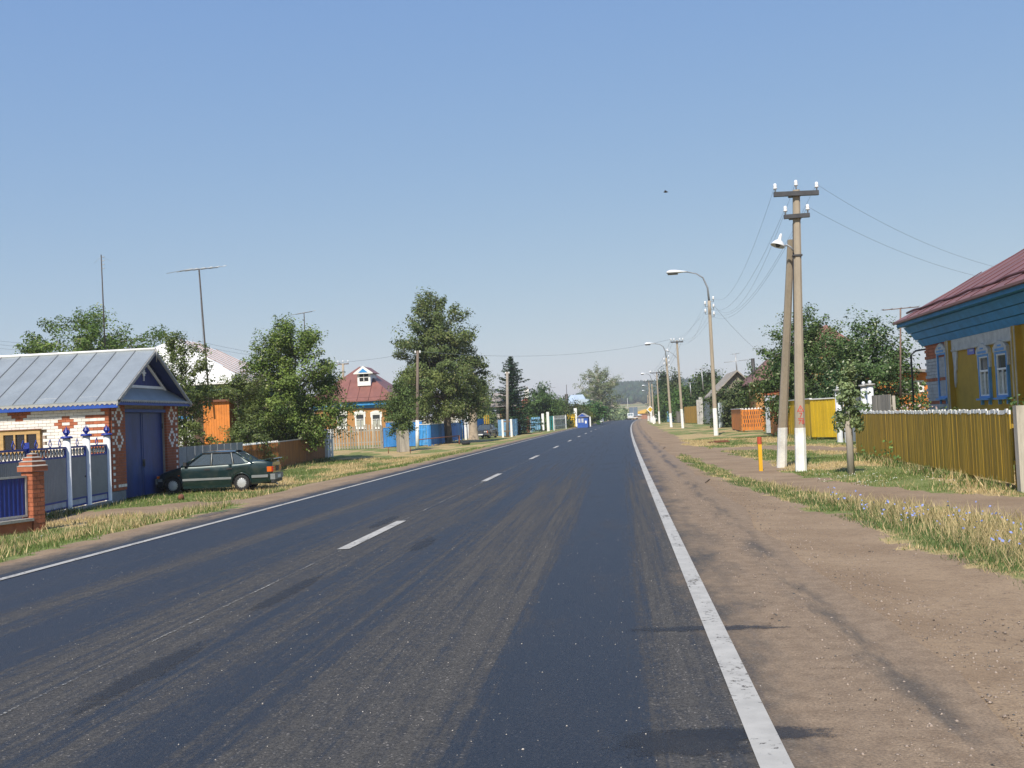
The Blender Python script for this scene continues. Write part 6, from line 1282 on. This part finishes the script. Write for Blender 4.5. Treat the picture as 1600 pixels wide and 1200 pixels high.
# right side
tree('big dark leafy tree behind the main pole', at_ground(1268,57), th(1262,488,57), ((0,.7),(.15,.95),(.4,1),(.65,.85),(.85,.5),(1,.12)), 2.75, 230, 85, .16, (.055,.08,.028), 17, .17, .14, clr=.55, hi=(.30,.33,.18))
tree('broad silvery-flecked tree behind the white gate columns', at_ground(1348,51), th(1345,505,51), ((0,.75),(.2,1),(.5,.95),(.75,.78),(.9,.5),(1,.2)), 2.55, 200, 75, .16, (.058,.085,.034), 18, .15, .14, clr=.52, hi=(.42,.45,.30), shift=(.35,0))
tree('dark leafy tree left of the main pole strut', at_ground(1232,68), th(1230,552,68), BUSH, 1.35, 90, 70, .17, (.05,.075,.027), 30, .12, .1, clr=.5, hi=(.28,.31,.17))
sq = gp(1333, 741); tree('small sapling tied to a grey stake in front of the white columns', (sq.x+.02, sq.y+.06, sq.z), th(1338,562,sq.y), ((0,.8),(.25,1),(.5,.9),(.75,.55),(1,.25)), .30, 62, 26, .095, (.15,.175,.095), 19, .03, .56, clr=.15, hi=(.50,.53,.40), limbs=16, up=.2)
t = tag(MB().tube([(0,0,-.1),(.0,0,.7),(-.03,.0,1.42)], [.085,.075,.06], 8).build('stake', M('stake_grey', (.33,.29,.24), .9, .25, 3., stretch=(1,1,.15), bump=.3)), 'thick weathered grey stake beside the sapling', 'stake'); t.location = (sq.x-.05, sq.y-.05, sq.z)
for k, (px, ty, Y, rp, c, lab) in enumerate(((1158,604,96,28,(.07,.085,.04),'grey-green shrub above the slotted orange fence'), (1190,602,98,22,(.06,.075,.035),'dark shrub left of the grey door'), (1138,614,98,22,(.065,.08,.038),'grey-green shrub right of the first street lamp'), (1186,575,96,28,(.055,.08,.03),'tree beside the brown roof'), (1101,588,150,26,(.055,.075,.028),'dark hedge tree left of the first street lamp'), (1116,582,146,24,(.05,.07,.028),'tree behind the first street lamp pole'), (1083,604,165,22,(.065,.11,.035),'bright green hedge tree by the T pole'), (1070,608,172,18,(.06,.10,.03),'green hedge tree right of the T pole'), (1058,588,185,13,(.075,.085,.045),'tall grey-green tree between T pole and second lamp'), (1052,606,185,14,(.06,.09,.03),'green tree behind the second street lamp'), (1041,584,215,10,(.04,.06,.026),'dark tree with flat top behind the far T pole'), (1043,616,205,11,(.06,.09,.032),'green bush row left of the second lamp'), (1034,624,235,9,(.055,.075,.035),'small dark tree among the far poles'), (1130,598,125,22,(.06,.08,.032),'tree below the grey gable roof'))):
    tree(lab, at_ground(px,Y), th(px,ty,Y), BUSH if k % 3 else ROUND, rp*Y/1650, 100, 56, .13+.0014*Y, c, 60+k, .12, .08, clr=.28+.004*Y, hi=(.22,.22,.11) if k < 4 else None, squash=.7)
# garden shrubs by the ochre house
for k, (px, Y, ty, r, c, lab) in enumerate(((1405,34.5,642,1.0,(.085,.11,.045),'pale green garden shrub behind the ochre fence, left'), (1440,31.5,634,1.0,(.08,.11,.045),'flowering garden shrub in front of the brick wing'), (1475,29.5,642,.85,(.075,.105,.04),'garden shrub under the shuttered window'), (1388,38,648,.8,(.07,.10,.04),'small garden shrub by the plank wall'))):
    x = at(px,640,Y).x; T = tree(lab, (x, Y, H(x,Y)), th(px,ty,Y), BUSH, r, 75, 42, .085, c, 90+k, .03, .05, clr=.2, name='garden_shrub', cat='shrub', group='garden shrubs', hi=(.28,.30,.16))
    if k == 1:
        rng = np.random.default_rng(5); P = np.stack([rng.normal(0,.5,60), rng.normal(0,.4,60), th(px,ty,Y)*(.8+.25*rng.random(60))], 1); V, F, cc = leaf_cloud(P, np.tile([0,-1,.3],(60,1)), .055, .9, np.tile([[.60,.45,.45]],(60,1)), rng); link('blossom', fast_mesh('blossom', V, F, LEAF, cc), T)
x = at(1594,620,21.5).x; tree('leafy twigs of a lilac at the right picture edge', (x+.25, 21.5, H(x,21.5)), th(1594,598,21.5), ((0,.4),(.4,.7),(.7,1),(1,.3)), .5, 26, 16, .09, (.09,.13,.05), 99, .02, .2, clr=.16, limbs=18, name='garden_shrub', cat='shrub')
rng = np.random.default_rng(8); vine = [(px+rng.normal(0,4), py+rng.normal(0,4)) for px, py in ((1390,690),(1394,700),(1388,708),(1398,715),(1380,712),(1400,722),(1372,716),(1365,708),(1408,724),(1345,702),(1352,706),(1378,722)) for _ in range(9)]
P = []
for px, py in vine:
    Y = 31.; 
    for _ in range(3): Y = xp(px, py, 6.62+(Y-18.75)/14.25*.51-.07).y
    P.append(xp(px, py, 6.62+(Y-18.75)/14.25*.51-.07))
P = np.array(P); T = thing('vine', 'thin leafy vine creeping over the ochre pickets', 'vine', (7.0,29.5,H(7,29.5))); V, F, cc = leaf_cloud(P-np.array([7.0,29.5,H(7,29.5)]), np.tile([-1,-.4,.3],(len(P),1)), .085, .7, crown_cols((.09,.14,.045), len(P), rng.integers(0,5,len(P)), rng), rng); link('leaves', fast_mesh('leaves', V, F, LEAF, cc), T)

# ------------------------------------------------------------------ ground cover
def blades(name, X, Y, h, w, cols, label, bendk=.35):
    n = len(X); rng = RNG; Z = Hv(X, Y); an = rng.random(n)*2*PI; dx, dy = np.cos(an)*w/2, np.sin(an)*w/2; ln = rng.normal(0, bendk, (n, 2))*h[:, None]
    V = np.stack([np.stack([X-dx, Y-dy, Z-.01], 1), np.stack([X+dx, Y+dy, Z-.01], 1), np.stack([X+ln[:, 0], Y+ln[:, 1], Z+h], 1)], 1).reshape(-1, 3)
    me = fast_mesh(name, V, np.arange(3*n).reshape(n, 3), LEAF, np.repeat(cols, 3, 0)); return struct(link(name, me), label, 'stuff')
def scatter(x0, x1, y0, y1, n, dens_pow=1.3):
    u = RNG.random(n); Y = y0+(y1-y0)*u**dens_pow; X = x0+(x1-x0)*RNG.random(n); return X, Y
STRAW = np.array([.52,.41,.22]); GRS = np.array([.14,.19,.055])
def grass_patch(name, label, x0, x1, y0, y1, n, hmin, hmax, extra=None):
    X, Y = scatter(x0, x1, y0, y1, n); d, g = ground_masks(X, Y); keep = (d < .5)
    if extra is not None: keep &= extra(X, Y)
    keep &= vnoise(X*2.2, Y*2.2)+RNG.random(n)*.5 > .45
    X, Y, g = X[keep], Y[keep], g[keep]; n = len(X); gg = np.clip(g+RNG.normal(0, .28, n), 0, 1) > .5
    c = np.where(gg[:, None], GRS, STRAW)*(1+RNG.normal(0, .22, (n, 1))); h = (hmin+(hmax-hmin)*RNG.random(n)**2)*np.where(gg, .7, 1.)
    blades(name, X, Y, h, .010+.0005*Y, np.clip(c, .01, .9), label)
grass_patch('verge_grass', 'short dry and green grass of the left verge', -17.5, -7.9, 12, 62, 115000, .03, .16, lambda X, Y: X > -15.2-.03*Y)
grass_patch('verge_grass', 'short dry grass of the right verge', 1.9, 9.0, 9, 60, 120000, .02, .085)
# taller weeds along the shoulder and left verge
n = 85000; Y = 7.0+34*RNG.random(n)**1.25; X = bR(Y)+RNG.gamma(2.2, .42, n)-.15+(fbm(Y*.8, Y*.1)-.5)*.6; d, g = ground_masks(X, Y); k = ~(inside(P_TRACK, X, Y)) & (X > bR(Y)-.25+.25*vnoise(Y*3, X*0)) & (vnoise(X*1.6+5, Y*1.6)+.3*RNG.random(n) > .48); X, Y = X[k], Y[k]; n = len(X); lat = X-bR(Y)
gg = RNG.random(n) < np.clip(1.05-lat*.75, .12, .92); c = np.where(gg[:, None], np.array([.11,.17,.055]), STRAW*.95)*(1+RNG.normal(0, .25, (n, 1))); blades('roadside_weeds', X, Y, np.where(gg, .035+.09*RNG.random(n), .06+.22*RNG.random(n)**2.2)*np.clip(.5+lat, .5, 1.0)*np.interp(Y, [16, 26], [.85, .32]), .006+.0005*Y, np.clip(c, .01, .9), 'green and straw-coloured weeds along the right gravel shoulder', .45)
n = 30000; Y = 10+22*RNG.random(n)**1.2; X = -8.2-5.0*RNG.random(n)**1.3; k = (vnoise(X*1.1+9, Y*.9) > .45) & ~inside(P_LTRACK, X, Y); X, Y = X[k], Y[k]; n = len(X); gg = RNG.random(n) < .42; c = np.where(gg[:, None], GRS*.95, STRAW)*(1+RNG.normal(0, .25, (n, 1))); blades('roadside_weeds', X, Y, .035+.17*RNG.random(n)**2.2, .012+.0005*Y, np.clip(c, .01, .9), 'tufts of tall dry grass on the near left verge', .4)
# weeds along fence feet
Xs, Ys = [], []
for a, b, off in ((fa, fb, -.12), (gC, gD, .25), (gA, gB, .25), (FYA, FYC, -.2), (gp1, gend, .35)):
    m_ = 2200; u = RNG.random(m_); dv = b-a; L_ = math.hypot(dv.x, dv.y); nx, ny = -dv.y/L_, dv.x/L_
    s_ = 1 if (nx > 0) == (off > 0) else -1; w_ = np.abs(RNG.normal(0, .22, m_))+.03; Xs.append(a.x+dv.x*u+nx*s_*w_); Ys.append(a.y+dv.y*u+ny*s_*w_)
X = np.concatenate(Xs); Y = np.concatenate(Ys); n = len(X); gg = RNG.random(n) < .7; c = np.where(gg[:, None], GRS*.85, STRAW)*(1+RNG.normal(0, .25, (n, 1))); blades('fence_weeds', X, Y, .04+.20*RNG.random(n)**2.5, .02+.0004*Y, np.clip(c, .01, .9), 'weeds along the feet of the fences', .35)
# chicory: stems with blue flowers
def chicory(name, label, spots, col, hmin, hmax, fs):
    P, C, Vb, Fb = [], [], [], []
    for x, y in spots:
        z = H(x, y); h = hmin+(hmax-hmin)*random.random(); tipx, tipy = x+random.gauss(0,.05), y+random.gauss(0,.05)
        Vb += [(x-.005,y,z),(x+.005,y,z),(tipx,tipy,z+h)]; 
        for q in range(random.randint(2, 5)):
            f = .5+.5*random.random(); P.append((x+(tipx-x)*f+random.gauss(0,.045), y+(tipy-y)*f+random.gauss(0,.045), z+h*f))
    P = np.array(P); rng = np.random.default_rng(3); V, F, cc = leaf_cloud(P, np.tile([0,-.7,.7],(len(P),1)), fs, .9, np.clip(np.array(col)[None]*(1+rng.normal(0,.12,(len(P),1))),0,1), rng)
    Vb = np.array(Vb); nb_ = len(Vb); V2 = np.concatenate([V, Vb]); 
    struct(link(name, fast_mesh(name, V, F, LEAF, cc)), label, 'stuff'); struct(link('flower_stems', fast_mesh('flower_stems', Vb, np.arange(nb_).reshape(-1,3), LEAF, np.tile([[.09,.12,.05]],(nb_,1)))), 'thin stems of the '+label, 'stuff')
sp = []
for px, py in ((1375,803),(1367,800),(1381,805),(1395,797),(1405,800),(1416,813),(1420,808),(1422,815),(1448,797),(1308,776),(1304,780),(1487,800),(1497,802),(1492,812),(1460,820),(1507,828),(1500,832),(1535,805),(1538,812),(1515,805),(1575,850),(1585,862),(1593,860),(1566,848),(1590,833),(1550,822),(1360,797),(1340,800),(1435,795),(1340,788)):
    for _ in range(1): q = gp(px+random.gauss(0,4), py+14+random.gauss(0,4)); sp.append((q.x, q.y))
chicory('chicory_flowers', 'pale blue chicory flowers among the weeds on the right', sp, (.30,.36,.75), .18, .34, .03)
sp = []
for px, py, k in ((1450,735,26),(1375,757,16),(1480,750,12),(1290,748,10),(1340,742,10),(90,830,6),(150,822,6),(60,842,5),(420,740,8)):
    for _ in range(k): q = gp(px+random.gauss(0,18), py+random.gauss(0,4)); sp.append((q.x, q.y))
chicory('white_flowers', 'tiny white flowers scattered in the verge grass', sp, (.70,.70,.65), .03, .09, .018)
# stones on the shoulder
def stones(name, label, X, Y, s, cols):
    n = len(X); oct_ = np.array([(1,0,0),(0,1,0),(-1,0,0),(0,-1,0),(0,0,.75),(0,0,-.6)], float); fo = np.array([(0,1,4),(1,2,4),(2,3,4),(3,0,4),(1,0,5),(2,1,5),(3,2,5),(0,3,5)])
    V = oct_[None]*s[:, None, None]*(1+RNG.normal(0,.25,(n,6,1))); an = RNG.random(n)*6.28; c_, s_ = np.cos(an)[:, None], np.sin(an)[:, None]; V = np.stack([V[..., 0]*c_-V[..., 1]*s_, V[..., 0]*s_+V[..., 1]*c_, V[..., 2]], -1)+np.stack([X, Y, Hv(X, Y)+s*.2+np.where(X-bendc(Y) < 1.6, .0, 0)], 1)[:, None]
    struct(link(name, fast_mesh(name, V.reshape(-1,3), (fo[None]+np.arange(n)[:, None, None]*6).reshape(-1,3), leaf_mat('stone_chips', 0.), np.repeat(cols, 6, 0))), label, 'stuff')
n = 13000; X = np.abs(RNG.normal(0, 1.5, n))*.9+.95; Y = 3.8+20*RNG.random(n)**1.8; k = (X < bR(Y)+.2); k &= RNG.random(n) < np.clip((X-.75)*.9, .05, 1); X, Y = X[k], Y[k]; n = len(X); c = np.array([.26,.205,.165])*(1+RNG.normal(0,.32,(n,1))); q = RNG.random(n) < .05; c[q] = .09; stones('gravel', 'loose gravel and chips on the right shoulder', X, Y, .004+.009*RNG.random(n)**3.5, np.clip(c, .03, .6))
n = 1500; X = -6.5+7.2*RNG.random(n); Y = 4+12*RNG.random(n)**1.4; stones('gravel', 'scattered pale stone chips on the asphalt', X, Y, .002+.004*RNG.random(n)**3, np.clip(np.array([.42,.38,.33])*(1+RNG.normal(0,.2,(n,1))), .05, .7))

# ------------------------------------------------------------------ far wooded hill
n = 9000; X = RNG.uniform(-140, 420, n); Y = 985+560*RNG.random(n); k = Hv(X, Y) > longz(Y)+2.0+3*RNG.random(n); X, Y = X[k], Y[k]; n = len(X); Z = Hv(X, Y); hh = 9+5*RNG.random(n); r = 3.2+1.8*RNG.random(n)
t6 = np.arange(6)*PI/3; ring = np.stack([np.cos(t6), np.sin(t6)], 1)
lv = [(.35,.12),(1.,.35),(.75,.7)]; V = []
for f, zf in lv: V.append(np.concatenate([X[:, None, None]+ring[None, :, :1]*(r*f)[:, None, None]*(1+RNG.normal(0,.15,(n,6,1))), Y[:, None, None]+ring[None, :, 1:]*(r*f)[:, None, None], np.repeat((Z+hh*zf)[:, None, None], 6, 1)+RNG.normal(0,.4,(n,6,1))], 2))
V.append(np.stack([X, Y, Z+hh], 1)[:, None]); V = np.concatenate(V, 1)
fo = [(a*6+j, a*6+(j+1) % 6, (a+1)*6+(j+1) % 6) for a in range(2) for j in range(6)]+[(a*6+j, (a+1)*6+(j+1) % 6, (a+1)*6+j) for a in range(2) for j in range(6)]+[(12+j, 12+(j+1) % 6, 18) for j in range(6)]
fo = np.array(fo); cols = np.clip(np.array([.035,.06,.028])*(1+RNG.normal(0,.25,(n,1)))+RNG.normal(0,.004,(n,3)), .008, .2)
struct(link('hill_forest', fast_mesh('hill_forest', V.reshape(-1,3), (fo[None]+np.arange(n)[:, None, None]*19).reshape(-1,3), leaf_mat('far_leaves', .1), np.repeat(cols, 19, 0))), 'dark wooded hill beyond the village', 'stuff')
q = at(981, 640, 900); t = tag(MB().tube([(0,0,-2),(0,0,9)], [.18,.12], 5).build('far_mast', WP), 'thin pale mast standing before the wooded hill', 'mast'); t.location = (q.x, 900, H(q.x, 900))

# ------------------------------------------------------------------ summer haze
HAZE = 0.00032
hz = NG('haze_air'); pv = hz.n('ShaderNodeVolumePrincipled'); pv.inputs['Color'].default_value = (.88,.90,.96,1); pv.inputs['Density'].default_value = HAZE; pv.inputs['Anisotropy'].default_value = .0
hz.t.nodes.remove(hz.b); hz.l(pv.outputs[0], hz.out.inputs['Volume'])
struct(box(-2700, 2700, -60, 4700, -8, 75).build('haze', hz.m), 'thin summer haze over the village', 'stuff')
